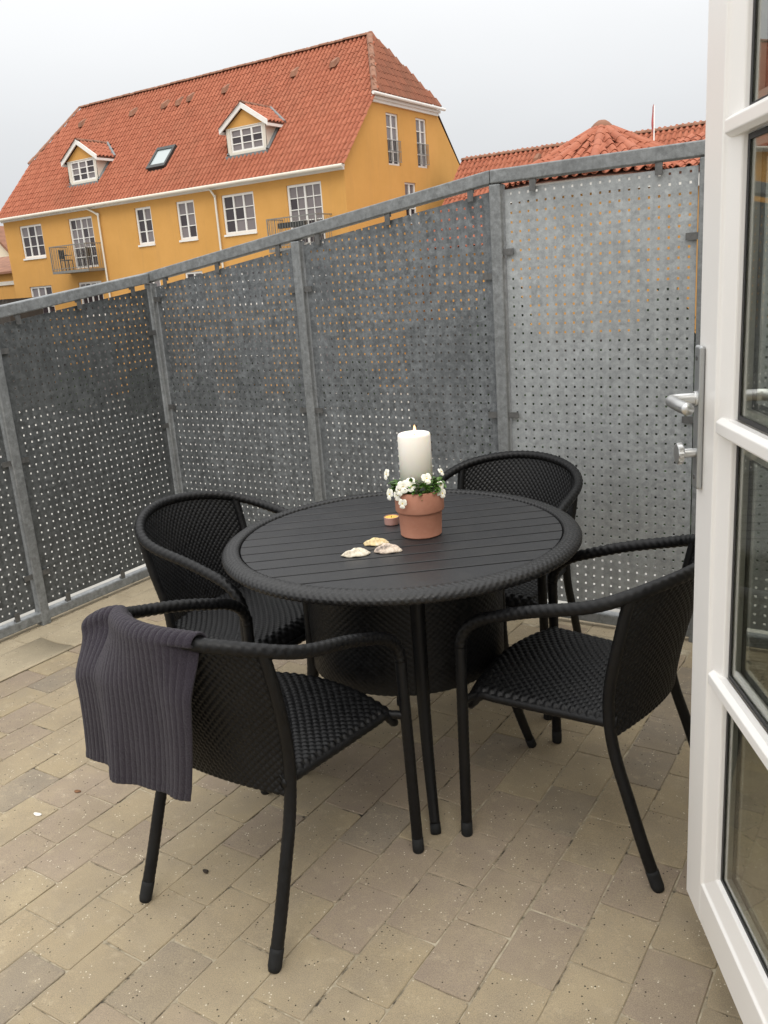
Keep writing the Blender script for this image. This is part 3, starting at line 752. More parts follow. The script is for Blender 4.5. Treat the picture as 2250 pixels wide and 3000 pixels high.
for lab, (x, y, rz) in [('black woven rattan armchair beside the open glass door', (-0.708, 2.060, 1.494)),
                        ('black woven rattan armchair behind the candle, its back to the fence', (-1.316, 2.749, 3.154)),
                        ('black woven rattan armchair between the table and the side fence', (-1.963, 2.031, -1.557))]:
    c = copy_tree(chair1); c.location = (x, y, 0); c.rotation_euler = (0, 0, rz); c['label'] = lab

# ================================================================== round table
table = empty('round_table', 'round black rattan table with slatted charcoal top and woven rim', 'table', (-1.312, 2.066, 0), radians(38.6))
SR, TZ = 0.4745, 0.763
edges_ = [-SR] + [-0.358 + 0.074 * k for k in range(11)] + [SR]
for a0, a1 in zip(edges_, edges_[1:]):
    lo, hi = a0 + (0.0038 if a0 > -SR else 0.002), a1 - (0.0038 if a1 < SR else 0.002); R_ = SR - 0.002
    ys = [lo + (hi - lo) * i / 8 for i in range(9)]
    rightp = [(sqrt(max(0, R_ * R_ - y * y)), y) for y in ys]; leftp = [(-x, y) for x, y in rightp[::-1]]
    out = rightp + leftp; m = MB(); n = len(out)
    m.v += [(x, y, TZ - 0.016) for x, y in out] + [(x, y, TZ) for x, y in out]
    for j in range(n): m.f.append((j, (j + 1) % n, n + (j + 1) % n, n + j))
    m.f.append(tuple(range(n))[::-1]); m.f.append(tuple(range(n, 2 * n)))
    m.build('slat', 'table_slat', table, recalc=True, bevel=0.0018, seg=2)
rimp = spline([(.4755, 0, .755), (.4775, 0, .7655), (.486, 0, .7695), (.503, 0, .7685), (.518, 0, .763), (.5265, 0, .754), (.5270, 0, .745), (.520, 0, .7375), (.503, 0, .734), (.474, 0, .7345)], 60)
def rim_pt(u, v):
    f = v * (len(rimp) - 1); k = min(int(f), len(rimp) - 2); p = rimp[k].lerp(rimp[k + 1], f - k); an = u * 2 * pi
    return Vector((p.x * cos(an), p.x * sin(an), p.z))
woven(rim_pt, 170, 12, 0.0012, 6, 3, flip=-1).build('rim', 'rattan_rim', table, smooth=True)
m = MB(); m.lathe([(0.0, .738), (.478, .738), (.478, .733), (0.0, .733)], 64); m.build('underside', 'rattan', table)
def drum_pt(u, v):
    an = -u * 2 * pi; r = 0.288 + 0.006 * v; return Vector((r * cos(an), r * sin(an), 0.379 + (0.7325 - 0.379) * v))
woven(drum_pt, 90, 40, 0.0010, 5, 3).build('apron', 'rattan', table, smooth=True, solid=0.008)
lp = spline([(.288, 0, .732), (.289, 0, .58), (.292, 0, .45), (.301, 0, .33), (.326, 0, .18), (.382, 0, 0.0)], 60)
for k in range(4):
    an = radians(-90 + 90 * k); P = [Vector((p.x * cos(an), p.x * sin(an), p.z)) for p in lp]
    m = MB(); m.tube(resample([p for p in P if p.z > 0.02], 0.006), lambda q: 0.0225 - 0.0085 * q, 18, bump=weave_leg); lg = m.build('leg', 'rattan', table, smooth=True)
    low = [p for p in P if p.z < 0.036][::-1]; m = MB(); m.tube(low, 0.0150, 12); m.build('foot_cap', 'foot_cap', lg, smooth=True)

# ------------------------------------------------------------------ things on the table
TT = 0.7632
PX, PY = -1.246, 2.078
pot = MB(); pot.lathe([(0.0, TT), (0.056, TT), (0.0605, TT + 0.004), (0.0640, TT + 0.071), (0.0655, TT + 0.0735), (0.0695, TT + 0.0755), (0.0712, TT + 0.079), (0.0722, TT + 0.134), (0.0712, TT + 0.1375), (0.0675, TT + 0.138), (0.0655, TT + 0.135), (0.0635, TT + 0.105), (0.060, TT + 0.104)], 56, 0, 0)
pot = pot.build('flower_pot', 'terracotta', None, smooth=True, loc=(PX, PY, 0)); tag(pot, 'terracotta flower pot with a banded rim holding violas and a candle', 'flower pot')
pot.modifiers.new('edge', 'EDGE_SPLIT').split_angle = radians(38)
m = MB(); m.lathe([(0.0, TT + 0.112), (0.03, TT + 0.113), (0.0635, TT + 0.108), (0.0635, TT + 0.104), (0.0, TT + 0.104)], 40); m.build('soil', 'soil', pot)
CX, CY, CR, CT = PX - 0.012, PY + 0.012, 0.0475, 1.062
m = MB(); m.lathe([(0.0, TT + 0.1135), (CR, TT + 0.1135), (CR, CT - 0.007), (CR - 0.002, CT - 0.0015), (CR - 0.0055, CT), (CR - 0.012, CT - 0.003), (CR - 0.020, CT - 0.010), (0.012, CT - 0.013), (0.0, CT - 0.0135)], 56)
candle = m.build('pillar_candle', 'wax', None, smooth=True, loc=(CX, CY, 0)); tag(candle, 'thick cream pillar candle burning in the flower pot', 'candle')
m = MB(); m.tube([(0, 0, CT - 0.0138), (0.001, 0, CT - 0.004), (0.003, 0.001, CT + 0.002)], 0.0014, 8); m.build('wick', 'wick', candle)
m = MB()
def flame_pt(u, v):
    r = 0.0052 * sin(pi * min(1, v * 0.92 + 0.06)) ** 0.8 * (1 - 0.55 * v); an = u * 2 * pi; return (0.003 + r * cos(an), 0.001 + r * sin(an), CT - 0.003 + 0.026 * v)
m.grid(flame_pt, 14, 12, True); m.build('flame', 'flame', candle, smooth=True)
tea = MB(); TX, TY = -1.386, 2.138
tea.lathe([(0.0, TT), (0.0205, TT), (0.0225, TT + 0.002), (0.0232, TT + 0.024), (0.0224, TT + 0.0245), (0.0218, TT + 0.022), (0.0215, TT + 0.0165), (0.0, TT + 0.0165)], 36)
tea = tea.build('tea_light', 'pink_metal', None, smooth=True, loc=(TX, TY, 0)); tag(tea, 'small pink tea light cup with yellow wax beside the pot', 'tea light'); tea.modifiers.new('edge', 'EDGE_SPLIT').split_angle = radians(35)
m = MB(); m.lathe([(0.0, TT + 0.0215), (0.012, TT + 0.0215), (0.0213, TT + 0.0222), (0.0213, TT + 0.0167), (0.0, TT + 0.0167)], 30); m.build('wax', 'tea_wax', tea, smooth=False)
m = MB(); m.tube([(0, 0, TT + 0.0212), (0.0005, 0, TT + 0.026)], 0.0009, 6); m.build('wick', 'wick', tea)
# violas
plant = empty('viola_plant', 'white violas with green leaves filling the terracotta pot', 'plant', (PX, PY, TT + 0.11))
pr = random.Random(11)
fo = MB()
def leaf(m, base, dirv, L, W, droop):
    d = Vector(dirv).normalized(); s = d.cross(Vector((0, 0, 1))).normalized(); upv = s.cross(d).normalized(); b = len(m.v)
    for t, w in ((0.0, 0.12), (0.3, 0.85), (0.62, 1.0), (0.86, 0.6), (1.0, 0.06)):
        c = Vector(base) + d * (L * t) - Vector((0, 0, 1)) * (droop * t * t * L)
        m.v += [tuple(c - s * (W * w) + upv * (0.0022 * w)), tuple(c - upv * 0.0005), tuple(c + s * (W * w) + upv * (0.0022 * w))]
    for k in range(4):
        q = b + 3 * k; m.f += [(q, q + 1, q + 4, q + 3), (q + 1, q + 2, q + 5, q + 4)]
for i in range(420):
    an = pr.uniform(0, 2 * pi); rr = pr.uniform(0.050, 0.066); tocam = cos(an - radians(-59))
    if tocam < -0.3 and pr.random() < 0.5: continue
    hz_ = pr.uniform(0.008, 0.056) * (1.0 if tocam > 0 else 0.8)
    hz_ = max(hz_, 0.027) if rr > 0.057 else hz_
    base = (rr * cos(an), rr * sin(an), hz_)
    da = an + pr.gauss(0, 0.9); el = pr.uniform(0.0, 1.1)
    leaf(fo, base, (cos(da) * cos(el), sin(da) * cos(el), sin(el)), pr.uniform(0.016, 0.028), pr.uniform(0.0050, 0.0080), pr.uniform(0.0, 0.5))
for i in range(40):
    an = pr.uniform(0, 2 * pi); rr = pr.uniform(0.05, 0.062)
    fo.tube([(rr * cos(an), rr * sin(an), -0.004), (rr * 1.03 * cos(an), rr * 1.03 * sin(an), 0.014), (rr * 1.06 * cos(an + .1), rr * 1.06 * sin(an + .1), 0.03)], 0.0008, 5)
fo.build('foliage', 'leaf', plant, kind='stuff')
def flower(pos, face, size, stem=None):
    pos, n = Vector(pos), Vector(face).normalized(); s = n.cross(Vector((0, 0, 1))).normalized(); t = s.cross(n).normalized()
    m = MB(); roll = pr.uniform(-0.25, 0.25)
    for k, (a, rr, w) in enumerate(((90 - 38, 1.0, .78), (90 + 38, 1.0, .78), (175, .85, .62), (5, .85, .62), (270, 1.0, .95))):
        a = radians(a) + roll; d = s * cos(a) + t * sin(a); e2 = n.cross(d); b = len(m.v); off = n * (0.0006 * k)
        prof = [(0.0, 0.10), (0.25, 0.55), (0.55, 0.95), (0.8, 0.85), (0.96, 0.45), (1.0, 0.1)]
        for (q, w2) in prof:
            c = pos + off + d * (size * rr * q) + n * (0.18 * size * sin(q * 2.4) - 0.10 * size * q * q + pr.uniform(-.02, .02) * size)
            m.v += [tuple(c - e2 * (size * 0.62 * w * w2)), tuple(c + n * 0.04 * size), tuple(c + e2 * (size * 0.62 * w * w2))]
        for j in range(len(prof) - 1):
            q = b + 3 * j; m.f += [(q, q + 1, q + 4, q + 3), (q + 1, q + 2, q + 5, q + 4)]
    fl_ = m.build('flower', 'petal', plant, smooth=True)
    m = MB(); m.tube([pos + n * 0.0006, pos + n * 0.0045], 0.0016, 8); m.build('flower_eye', 'petal_eye', fl_)
    m = MB(); b0 = Vector((pos.x * 0.75, pos.y * 0.75, -0.006)); m.tube([b0, b0.lerp(pos, 0.6) + Vector((0, 0, 0.004)), pos - n * 0.001], 0.0009, 6); m.build('stem', 'leaf', fl_)
cd = Vector((0.51, -0.86, 0)); lt = Vector((-0.86, -0.51, 0))         # towards the camera, towards image left
def FP(l, c, z): v = lt * l + cd * c; return (v.x, v.y, z)
for (l, c, z, fl_, fc, fz, sz) in [(0.088, 0.010, 0.078, .9, .5, .2, .0155), (0.082, 0.025, 0.022, .9, .7, .1, .0165), 
        (0.042, 0.058, 0.050, .2, 1, .25, .018), (0.052, 0.056, 0.040, .4, 1, .2, .0150), (0.020, 0.062, 0.050, .1, 1, .3, .0145), (0.060, 0.044, 0.022, .5, 1, .2, .0140), (0.047, 0.070, 0.004, .3, 1, .0, .0135), (0.022, 0.05, 0.058, .2, .9, .5, .015),
        (-0.024, 0.046, 0.066, -.2, 1, .4, .0155), (-0.052, 0.042, 0.028, -.4, 1, .3, .0140), (-0.062, 0.030, 0.040, -.6, .8, .4, .0125), (-0.066, 0.036, 0.018, -.5, 1, .2, .0125),
        (-0.066, 0.0, 0.072, -.7, .5, .5, .0115)]:
    flower(FP(l, c, z), lt * fl_ + cd * fc + Vector((0, 0, fz)), sz * 1.1)
# sea shells
def seashell(loc, rz, L, W, H, mat, seed, label):
    r = random.Random(seed); ph = [r.uniform(0, 6.28) for _ in range(5)]; m = MB()
    def fn(u, v):
        an = u * 2 * pi; rr = v ** 0.8
        k = 1 + 0.10 * sin(2 * an + ph[0]) + 0.07 * sin(3 * an + ph[1]) + 0.05 * sin(7 * an + ph[2]) * v
        z = H * (1 - rr ** 2.2) * (1 + 0.12 * sin(9 * rr + 2 * an + ph[3])) + 0.0022 * sin(5 * an + ph[4]) * v * (1 - v * 0.5) + 0.0015
        return (L * k * rr * cos(an), W * k * rr * sin(an), max(z, 0.0004))
    m.grid(fn, 28, 10, True); o = m.build('seashell', mat, None, smooth=True, solid=0.0022, loc=(loc[0], loc[1], TT)); o.rotation_euler = (0, 0, rz); tag(o, label, 'seashell', 'seashells on the table'); return o
seashell((-1.318, 1.842, TT), 0.62, 0.037, 0.021, 0.017, 'shell_pale', 1, 'pale ridged seashell, outermost of the three on the table')
seashell((-1.320, 1.945, TT), 0.50, 0.036, 0.017, 0.016, 'shell_yellow', 2, 'long yellowish seashell lying behind the other two')
seashell((-1.252, 1.898, TT), 0.45, 0.036, 0.021, 0.021, 'shell_brown', 4, 'plump seashell with a dark brown patch at one end')

# ------------------------------------------------------------------ towel over the back of the first chair
towel_m = MB(); NA, NB = 230, 150
tw_right, tw_left = 0.128, -0.292
def rail_yz(x):
    best = None
    if x >= -0.21:
        for p in RAIL[60:140]:
            if best is None or abs(p.x - x) < abs(best.x - x): best = p
        # linear interpolation keeps it smooth
        for p, q in zip(RAIL[60:140], RAIL[61:141]):
            if p.x >= x >= q.x:
                t = (p.x - x) / max(1e-6, p.x - q.x); return p.y + (q.y - p.y) * t, p.z + (q.z - p.z) * t
        return best.y, best.z
    t = (-0.21 - x) / 0.082
    return -0.198 - 0.028 * t, 0.769 - 0.030 * t * t
tr_ = random.Random(5)
def towel_pt(u, v):
    x = tw_right + (tw_left - tw_right) * u
    y, z = rail_yz(x); r = 0.0235
    # outer layer hangs in a nearly flat sheet
    yo = -0.318 + 0.020 * max(0, (u - 0.45) / 0.55) ** 1.5 + 0.004 * sin(9 * u)
    li = 0.16 + 0.03 * sin(3 * u + 1); bottom = 0.420 + 0.010 * (1 / (1 + math.exp(-(u - 0.32) * 14))) + 0.004 * sin(7.0 * u + 0.6) - 0.010 * max(0, u - 0.6) / 0.4
    rib = 0.0024 * (abs(sin(pi * 27 * u + 0.35 * sin(9 * v + 4 * u))) ** 0.6 - 0.5)
    if v < 0.22:                                   # inside the chair
        t = v / 0.22; zz_ = z - li * (1 - t); yy = y + r + 0.004 + 0.36 * li * (1 - t); return Vector((x, yy + rib + 0.004 * sin(8 * u) * (1 - t), zz_))
    if v < 0.36:                                   # over the rail
        t = (v - 0.22) / 0.14; an = pi * t; return Vector((x, y + (r + rib) * cos(an), z + (r + rib) * sin(an)))
    t = (v - 0.36) / 0.64
    e_ = min(1, t / 0.35); e_ = e_ * e_ * (3 - 2 * e_)
    yy = (y - r) * (1 - e_) + min(yo, y - r) * e_
    fold = 0.011 * sin(2 * pi * (1.75 * u + 0.28)) * t ** 0.7 + 0.006 * sin(2 * pi * (3.3 * u + 0.1) + 1.2 * t) * t
    ed = min(1, u / 0.22); fold = fold * ed * ed * (3 - 2 * ed) - 0.022 * (1 - ed) ** 2
    pinch = 0.020 * sin(pi * t) * max(0, (u - 0.6) / 0.4)
    hem = 0.0012 if t > 0.955 else 0
    return Vector((x + pinch + (0.055 * t * t * (1 - u) * -0.9), yy - rib - fold - hem, z + (bottom - z) * t))
towel_m.grid(towel_pt, NA, NB)
towel = towel_m.build('hand_towel', 'towel', None, smooth=True, solid=0.006, loc=(-1.372, 1.428, 0)); towel.rotation_euler = (0, 0, -0.051)
tag(towel, 'dark grey ribbed towel draped over the back of the chair', 'towel')

# ================================================================== yellow house across the street
FY, GX, LX, BY = 26.0, -17.76, -37.0, 34.9
house = empty('yellow_house', 'long yellow rendered house with red tiled half hipped roof and two dormers', 'house', (-27.4, 26.0, GZ))
HINV = Matrix.Translation((27.4, -26.0, -GZ))
def hp(m, name, mat, parent=None, **k):
    o = m.build(name, mat, parent or house, **k); o.matrix_parent_inverse = HINV if (parent is None or parent is house) else Matrix(); return o
KS, EY, EZ = 1.06, 25.72, 5.31                      # roof slope, eave line
RYR, RXR, RXL = 30.45, -19.16, -35.82               # ridge y and its two ends
def roof_z(y): return EZ + KS * (y - EY)
RZR = roof_z(RYR); HIPZ = 7.80; HIPY0 = EY + (HIPZ - EZ) / KS; HIPY1 = 2 * RYR - HIPY0
# openings: (a0, a1, z0, z1, cols per casement, rows, style)
F_OP = [(-35.9, -34.32, 3.47, 4.88, (1, 1, 1), 3, 'w'), (-32.46, -30.92, 2.80, 4.88, (2, 2), 5, 'd'), (-28.26, -27.33, 3.47, 4.91, (1, 1), 3, 'w'),
        (-25.9, -24.93, 3.47, 4.91, (1, 1), 3, 'w'), (-23.49, -21.9, 3.47, 4.89, (1, 1, 1), 3, 'w'), (-20.34, -18.79, 2.80, 4.89, (2, 2), 5, 'd')]
F_OP2 = [(a, b, c - 2.67 + (0.6 if s == 'd' else 0), d - 2.67, k, 3, 'w') for (a, b, c, d, k, r, s) in F_OP]
G_OP = [(28.95, 29.80, 5.46, 7.26, (1, 1), 4, 'o'), (31.12, 31.92, 5.50, 7.30, (1, 1), 4, 'f'), (30.0, 30.84, 3.47, 4.91, (1, 1), 3, 'w')]
def holed(m, a0, a1, z0, z1, holes, P, depth):
    As = sorted({a0, a1, *[v for h in holes for v in h[:2]]}); Zs = sorted({z0, z1, *[v for h in holes for v in h[2:4]]})
    for i in range(len(As) - 1):
        for j in range(len(Zs) - 1):
            ca, cz = (As[i] + As[i + 1]) / 2, (Zs[j] + Zs[j + 1]) / 2
            if any(h[0] < ca < h[1] and h[2] < cz < h[3] for h in holes): continue
            m.quad(P(As[i], 0, Zs[j]), P(As[i + 1], 0, Zs[j]), P(As[i + 1], 0, Zs[j + 1]), P(As[i], 0, Zs[j + 1]))
    for h in holes:
        for (p, q) in (((h[0], h[2]), (h[1], h[2])), ((h[1], h[2]), (h[1], h[3])), ((h[1], h[3]), (h[0], h[3])), ((h[0], h[3]), (h[0], h[2]))):
            m.quad(P(p[0], 0, p[1]), P(q[0], 0, q[1]), P(q[0], depth, q[1]), P(p[0], depth, p[1]))
PF = lambda a, d, z: (a, FY + d, z)
PG = lambda a, d, z: (GX - d, a, z)
F_OP3 = [(a - .1, b + .1, GZ + .1 if k_ % 2 else c - 5.3, d - 5.3, k, 2, 'w') for k_, (a, b, c, d, k, r, s) in enumerate(F_OP)]
wl = MB(); holed(wl, LX, GX, GZ, 5.45, F_OP + F_OP2 + F_OP3, PF, 0.25)
gz1 = 5.30
holed(wl, FY, BY, GZ, gz1, [G_OP[2]], PG, 0.25)
GYA, GYB = HIPY0 + 0.03, HIPY1 - 0.03
holed(wl, GYA, GYB, gz1, 7.62, G_OP[:2], PG, 0.25)
wl.poly([(GX, FY, gz1), (GX, GYA, gz1), (GX, GYA, 7.62), (GX, FY, roof_z(FY) - 0.1)])
wl.poly([(GX, GYB, gz1), (GX, BY, gz1), (GX, BY, roof_z(FY) - 0.1), (GX, GYB, 7.62)])
wl.quad((LX, FY, GZ), (LX, BY, GZ), (LX, BY, 5.45), (LX, FY, 5.45)); wl.quad((LX, BY, GZ), (GX, BY, GZ), (GX, BY, 5.45), (LX, BY, 5.45))
wl.poly([(LX, FY, 5.45), (LX, BY, 5.45), (LX, GYB, 7.62), (LX, GYA, 7.62)])
hp(wl, 'wall', 'plaster_yellow')
def P3box(m, P, a0, a1, d0, d1, z0, z1):
    m.hexa([P(a0, d0, z0), P(a1, d0, z0), P(a1, d1, z0), P(a0, d1, z0), P(a0, d0, z1), P(a1, d0, z1), P(a1, d1, z1), P(a0, d1, z1)])
hr = random.Random(21)
def window(op, P, parent, fw=0.085, d0=0.05, sill=True, name='window', mats=('window_pane', 'window_pane_reflecting')):
    a0, a1, z0, z1, groups, rows, style = op
    if style in 'df': groups_ = groups
    m = MB(); d1 = d0 + 0.07; e_ = 0.0015
    P3box(m, P, a0 + e_, a0 + fw, d0, d1, z0 + e_, z1 - e_); P3box(m, P, a1 - fw, a1 - e_, d0, d1, z0 + e_, z1 - e_)
    P3box(m, P, a0 + fw, a1 - fw, d0, d1, z0 + e_, z0 + fw); P3box(m, P, a0 + fw, a1 - fw, d0, d1, z1 - fw, z1 - e_)
    W = a1 - a0 - 2 * fw; ng = len(groups); mull = 0.075; gw = (W - mull * (ng - 1)) / ng
    cells = []; a = a0 + fw
    for gi, nc in enumerate(groups):
        if gi: P3box(m, P, a - mull, a, d0 + 0.004, d1, z0 + fw, z1 - fw)
        mt = 0.032; cw = (gw - mt * (nc - 1)) / nc; rh = (z1 - z0 - 2 * fw - mt * (rows - 1)) / rows
        for c in range(1, nc): P3box(m, P, a + c * cw + (c - 1) * mt, a + c * (cw + mt), d0 + 0.014, d1, z0 + fw, z1 - fw)
        for r in range(1, rows): P3box(m, P, a, a + gw, d0 + 0.012, d1 - 0.002, z0 + fw + r * rh + (r - 1) * mt, z0 + fw + r * (rh + mt))
        for c in range(nc):
            for r in range(rows): cells.append((a + c * (cw + mt), a + c * (cw + mt) + cw, z0 + fw + r * (rh + mt), z0 + fw + r * (rh + mt) + rh, r))
        a += gw + mull
    w = hp(m, name, 'white_trim', parent, recalc=True)
    for (p0, p1, q0, q1, r) in cells:
        t1, t2 = hr.gauss(0, 0.004), hr.gauss(0, 0.004); dd = d0 + 0.045; pm_ = MB(); g_ = 0.004
        pm_.quad(P(p0 - g_, dd + t1, q0 - g_), P(p1 + g_, dd + t2, q0 - g_), P(p1 + g_, dd + t2 - t1 * .5, q1 + g_), P(p0 - g_, dd - t2 * .5, q1 + g_))
        hp(pm_, 'pane', mats[0] if (r < rows * 0.4) != (hr.random() < 0.25) else mats[1], w if parent is house else parent)
    if sill:
        m = MB(); P3box(m, P, a0 - 0.02, a1 + 0.02, -0.05, d0 + 0.02, z0 - 0.075, z0 - 0.002); hp(m, 'sill', 'white_trim', w if parent is house else parent)
    return w
for i, op in enumerate(F_OP): window(op, PF, house, name='window' if op[6] == 'w' else 'balcony_door', sill=op[6] == 'w')
for op in F_OP2: window(op, PF, house)
for op in F_OP3: window(op, PF, house, sill=False)
for op in G_OP: window(op, PG, house, fw=0.07, sill=op[6] == 'w')
# the french balcony bars in front of the two tall gable windows
for (a0, a1, zb_, *_r) in G_OP[:2]:
    m = MB()
    for zz_ in (zb_ + 0.12, zb_ + 0.48, zb_ + 0.85): P3box(m, PG, a0 - 0.03, a1 + 0.03, -0.06, -0.035, zz_, zz_ + 0.022)
    for k_ in range(9): P3box(m, PG, a0 + (a1 - a0) * k_ / 8 - 0.006, a0 + (a1 - a0) * k_ / 8 + 0.006, -0.055, -0.04, zb_ + 0.12, zb_ + 0.85)
    hp(m, 'french_railing', 'rail_metal')
# cornices, gutters, downpipes
m = MB(); P3box(m, PF, LX - 0.05, GX + 0.02, -0.10, -0.002, 5.13, 5.24); P3box(m, PF, LX - 0.05, GX + 0.04, -0.17, -0.002, 5.241, 5.30); hp(m, 'cornice', 'white_trim')
m = MB()
P3box(m, PG, GYA - 0.05, GYB + 0.05, -0.08, -0.002, 7.50, 7.60); P3box(m, PG, GYA - 0.10, GYB + 0.10, -0.15, -0.002, 7.601, 7.70); hp(m, 'cornice', 'white_trim')
m = MB(); m.tube([(LX - 0.18, EY - 0.05, EZ - 0.075), (GX + 0.16, EY - 0.05, EZ - 0.075)], 0.06, 12); hp(m, 'gutter', 'cream_trim')
m = MB(); m.tube([(GX + 0.24, HIPY0 - 0.25, HIPZ - 0.06), (GX + 0.24, HIPY1 + 0.25, HIPZ - 0.06)], 0.06, 12); hp(m, 'gutter', 'white_trim')
for x in (-30.4, -23.72):
    m = MB(); m.tube(catmull([(x - 0.62 if x < -30 else x - 0.12, EY - 0.02, EZ - 0.02), (x - 0.5 if x < -30 else x - 0.1, EY + 0.03, 5.18), (x, FY - 0.09, 4.85), (x, FY - 0.09, 4.5), (x, FY - 0.09, 0), (x, FY - 0.09, GZ)], 5), 0.042, 10); hp(m, 'downpipe', 'cream_trim', smooth=True)
# roof: slab under the tiles
OV = 0.16
rf = MB(); dz = -0.06
A0 = (LX - OV, EY + .02, roof_z(EY + .02) + dz); A1 = (GX + OV, EY + .02, roof_z(EY + .02) + dz); A2 = (GX + OV, HIPY0, HIPZ + dz); A3 = (RXR, RYR, RZR + dz); A4 = (RXL, RYR, RZR + dz); A5 = (LX - OV, HIPY0, HIPZ + dz)
B0 = (LX - OV, 2 * RYR - EY, A0[2]); B1 = (GX + .02, 2 * RYR - EY, A1[2]); B2 = (GX + .02, HIPY1, HIPZ + dz); B5 = (LX - OV, HIPY1, HIPZ + dz)
rf.poly([A0, A1, A2, A3, A4, A5]); rf.poly([B1, B0, B5, A4, A3, B2]); rf.poly([A2, B2, A3]); rf.poly([B5, A5, A4])
roof = hp(rf, 'roof', 'tile_shadow')
# pantile
def pantile(w=0.236, l=0.40):
    m = MB(); n = 7; zs = [0.0, -0.022, -0.026, -0.006, 0.030, 0.050, 0.036, 0.002]
    for (y, lift) in ((0.0, 0.026), (l, 0.004)):
        for i in range(n + 1): m.v.append((w * i / n, y, zs[i] + lift))
    for i in range(n + 1): m.v.append((w * i / n, 0.004, zs[i] + 0.026 - 0.016))
    for i in range(n):
        m.f.append((i, i + 1, n + 2 + i, n + 1 + i)); m.f.append((i + 1, i, 2 * n + 2 + i, 2 * n + 3 + i))
    return m
PT = pantile(); PTM = PT.mesh('roof_tile'); PTM.materials.append(M['roof_tile'])
PTA = pantile().mesh('roof_tile'); PTA.materials.append(M['roof_tile_aged'])
tr2 = random.Random(33)
def lay_tiles(parent, O, U, V, width, height, inside, n_single, mesh, mat, keyfn, pw=0.2, pl=0.335, hinv=None):
    U, V = Vector(U).normalized(), Vector(V).normalized(); Nn = U.cross(V); O = Vector(O); places = []
    nr = int(height / pl) + 1; nc = int(width / pw) + 1
    for r in range(nr):
        for c in range(nc):
            u, v = c * pw, r * pl
            if inside(u + pw / 2, v + pl / 2): places.append((u + tr2.gauss(0, .003), v + tr2.gauss(0, .006), tr2.gauss(0, .008)))
    mats = []
    for (u, v, rz) in places:
        p = O + U * u + V * v
        mt = Matrix((U, V, Nn)).transposed().to_4x4(); mt.translation = p + Nn * tr2.uniform(-.003, .004); mt = mt @ Matrix.Rotation(rz, 4, 'Z'); mats.append(mt)
    order = sorted(range(len(mats)), key=lambda i: keyfn(mats[i].translation)); single = set(order[:n_single]); mb = MB(); mb.tone = []
    for i, mt in enumerate(mats):
        if i in single:
            o = bpy.data.objects.new('roof_tile', mesh); col.objects.link(o); o.parent = parent; o.matrix_parent_inverse = hinv or Matrix(); o.matrix_basis = mt
        else:
            b = len(mb.v); t = tr2.random(); mb.v += [tuple(mt @ Vector(v)) for v in PT.v]; mb.f += [tuple(b + k for k in f) for f in PT.f]; mb.tone += [t] * len(PT.v)
    if mb.v: mb.build('roof_tiles', mat, parent, kind='stuff')
def camdist(p):
    q = w2p(p); return (q[2] if q[2] > 0 else 1e6) + (0 if -50 < q[0] < 2300 and -50 < q[1] < 3000 else 1000)
V1 = Vector((0, 1, KS)).normalized(); SL = sqrt(1 + KS * KS)
hipv = (HIPY0 - EY) * SL; topv = (RYR - EY) * SL; Wd = GX - LX + 2 * OV
D1X, D2X = (-32.79, -30.91), (-23.50, -21.57); DFY, DZ0, DZE, DZA = 26.70, 6.30, 7.28, 8.02
def in_front(u, v):
    x = LX - OV + u; y = EY + v / SL; z = roof_z(y)
    if v < 0 or v > topv or u < 0.02 or u > Wd - 0.02: return False
    if v > hipv:
        t = (v - hipv) / (topv - hipv)
        if u < t * (RXL - LX + OV) or x > (GX + OV) + t * (RXR - GX - OV): return False
    for d0, d1 in (D1X, D2X):
        if d0 - 0.02 < x < d1 + 0.02 and z > DZ0 - 0.05 and z < DZE + 0.1: return False
        xc = (d0 + d1) / 2
        if abs(x - xc) < (DZA - z) / (DZA - DZE) * ((d1 - d0) / 2 + 0.2) and z > DZE - 0.05: return False
    if -28.0 < x < -26.93 and 26.74 < y < 27.52: return False
    return True
lay_tiles(roof, (LX - OV, EY - 0.02, roof_z(EY - 0.02) - 0.03), (1, 0, 0), V1, Wd, topv, in_front, 270, PTM, 'roof_tile', camdist)
HE = Vector((GX + OV + 0.08, HIPY0 - 0.1, HIPZ)); hv = Vector((RXR - GX - OV, 0, RZR - HIPZ)); hh_ = hv.length; HW = HIPY1 - HIPY0 + 0.2
lay_tiles(roof, HE, (0, 1, 0), hv.normalized(), HW, hh_, lambda u, v: v < hh_ and u > v / hh_ * HW / 2 and u < HW - v / hh_ * HW / 2, 30, PTA, 'roof_tile_aged', camdist)
# ridge tiles one by one
rm = MB()
for k_ in range(2):
    for i in range(7):
        an = pi * i / 6; rm.v.append((cos(an) * (0.125 - 0.012 * k_), 0.42 * k_, sin(an) * 0.10))
for i in range(6): rm.f.append((i, i + 1, 8 + i, 7 + i))
rm.f.append(tuple(range(7))); RIDGE = rm.mesh('ridge_tile', True); RIDGE.materials.append(M['ridge_tile']); RIDGER = rm.mesh('ridge_tile', True); RIDGER.materials.append(M['roof_tile'])
def ridge_line(p, q, parent, step=0.38, mesh=None):
    p, q = Vector(p), Vector(q); n = max(1, int((q - p).length / step)); d = (q - p).normalized(); s = d.cross(Vector((0, 0, 1))).normalized(); u = s.cross(d)
    for i in range(n):
        mt = Matrix((s, d, u)).transposed().to_4x4(); mt.translation = p + (q - p) * (i / n) + u * tr2.uniform(-0.01, 0.01)
        if mesh: mt = mt @ Matrix.Diagonal((0.72, 0.8, 0.75, 1))
        o = bpy.data.objects.new('ridge_tile', mesh or RIDGE); col.objects.link(o); o.parent = parent; o.matrix_basis = mt
RT = 0.0
ridge_line((RXL, RYR, RZR + RT), (RXR, RYR, RZR + RT), roof)
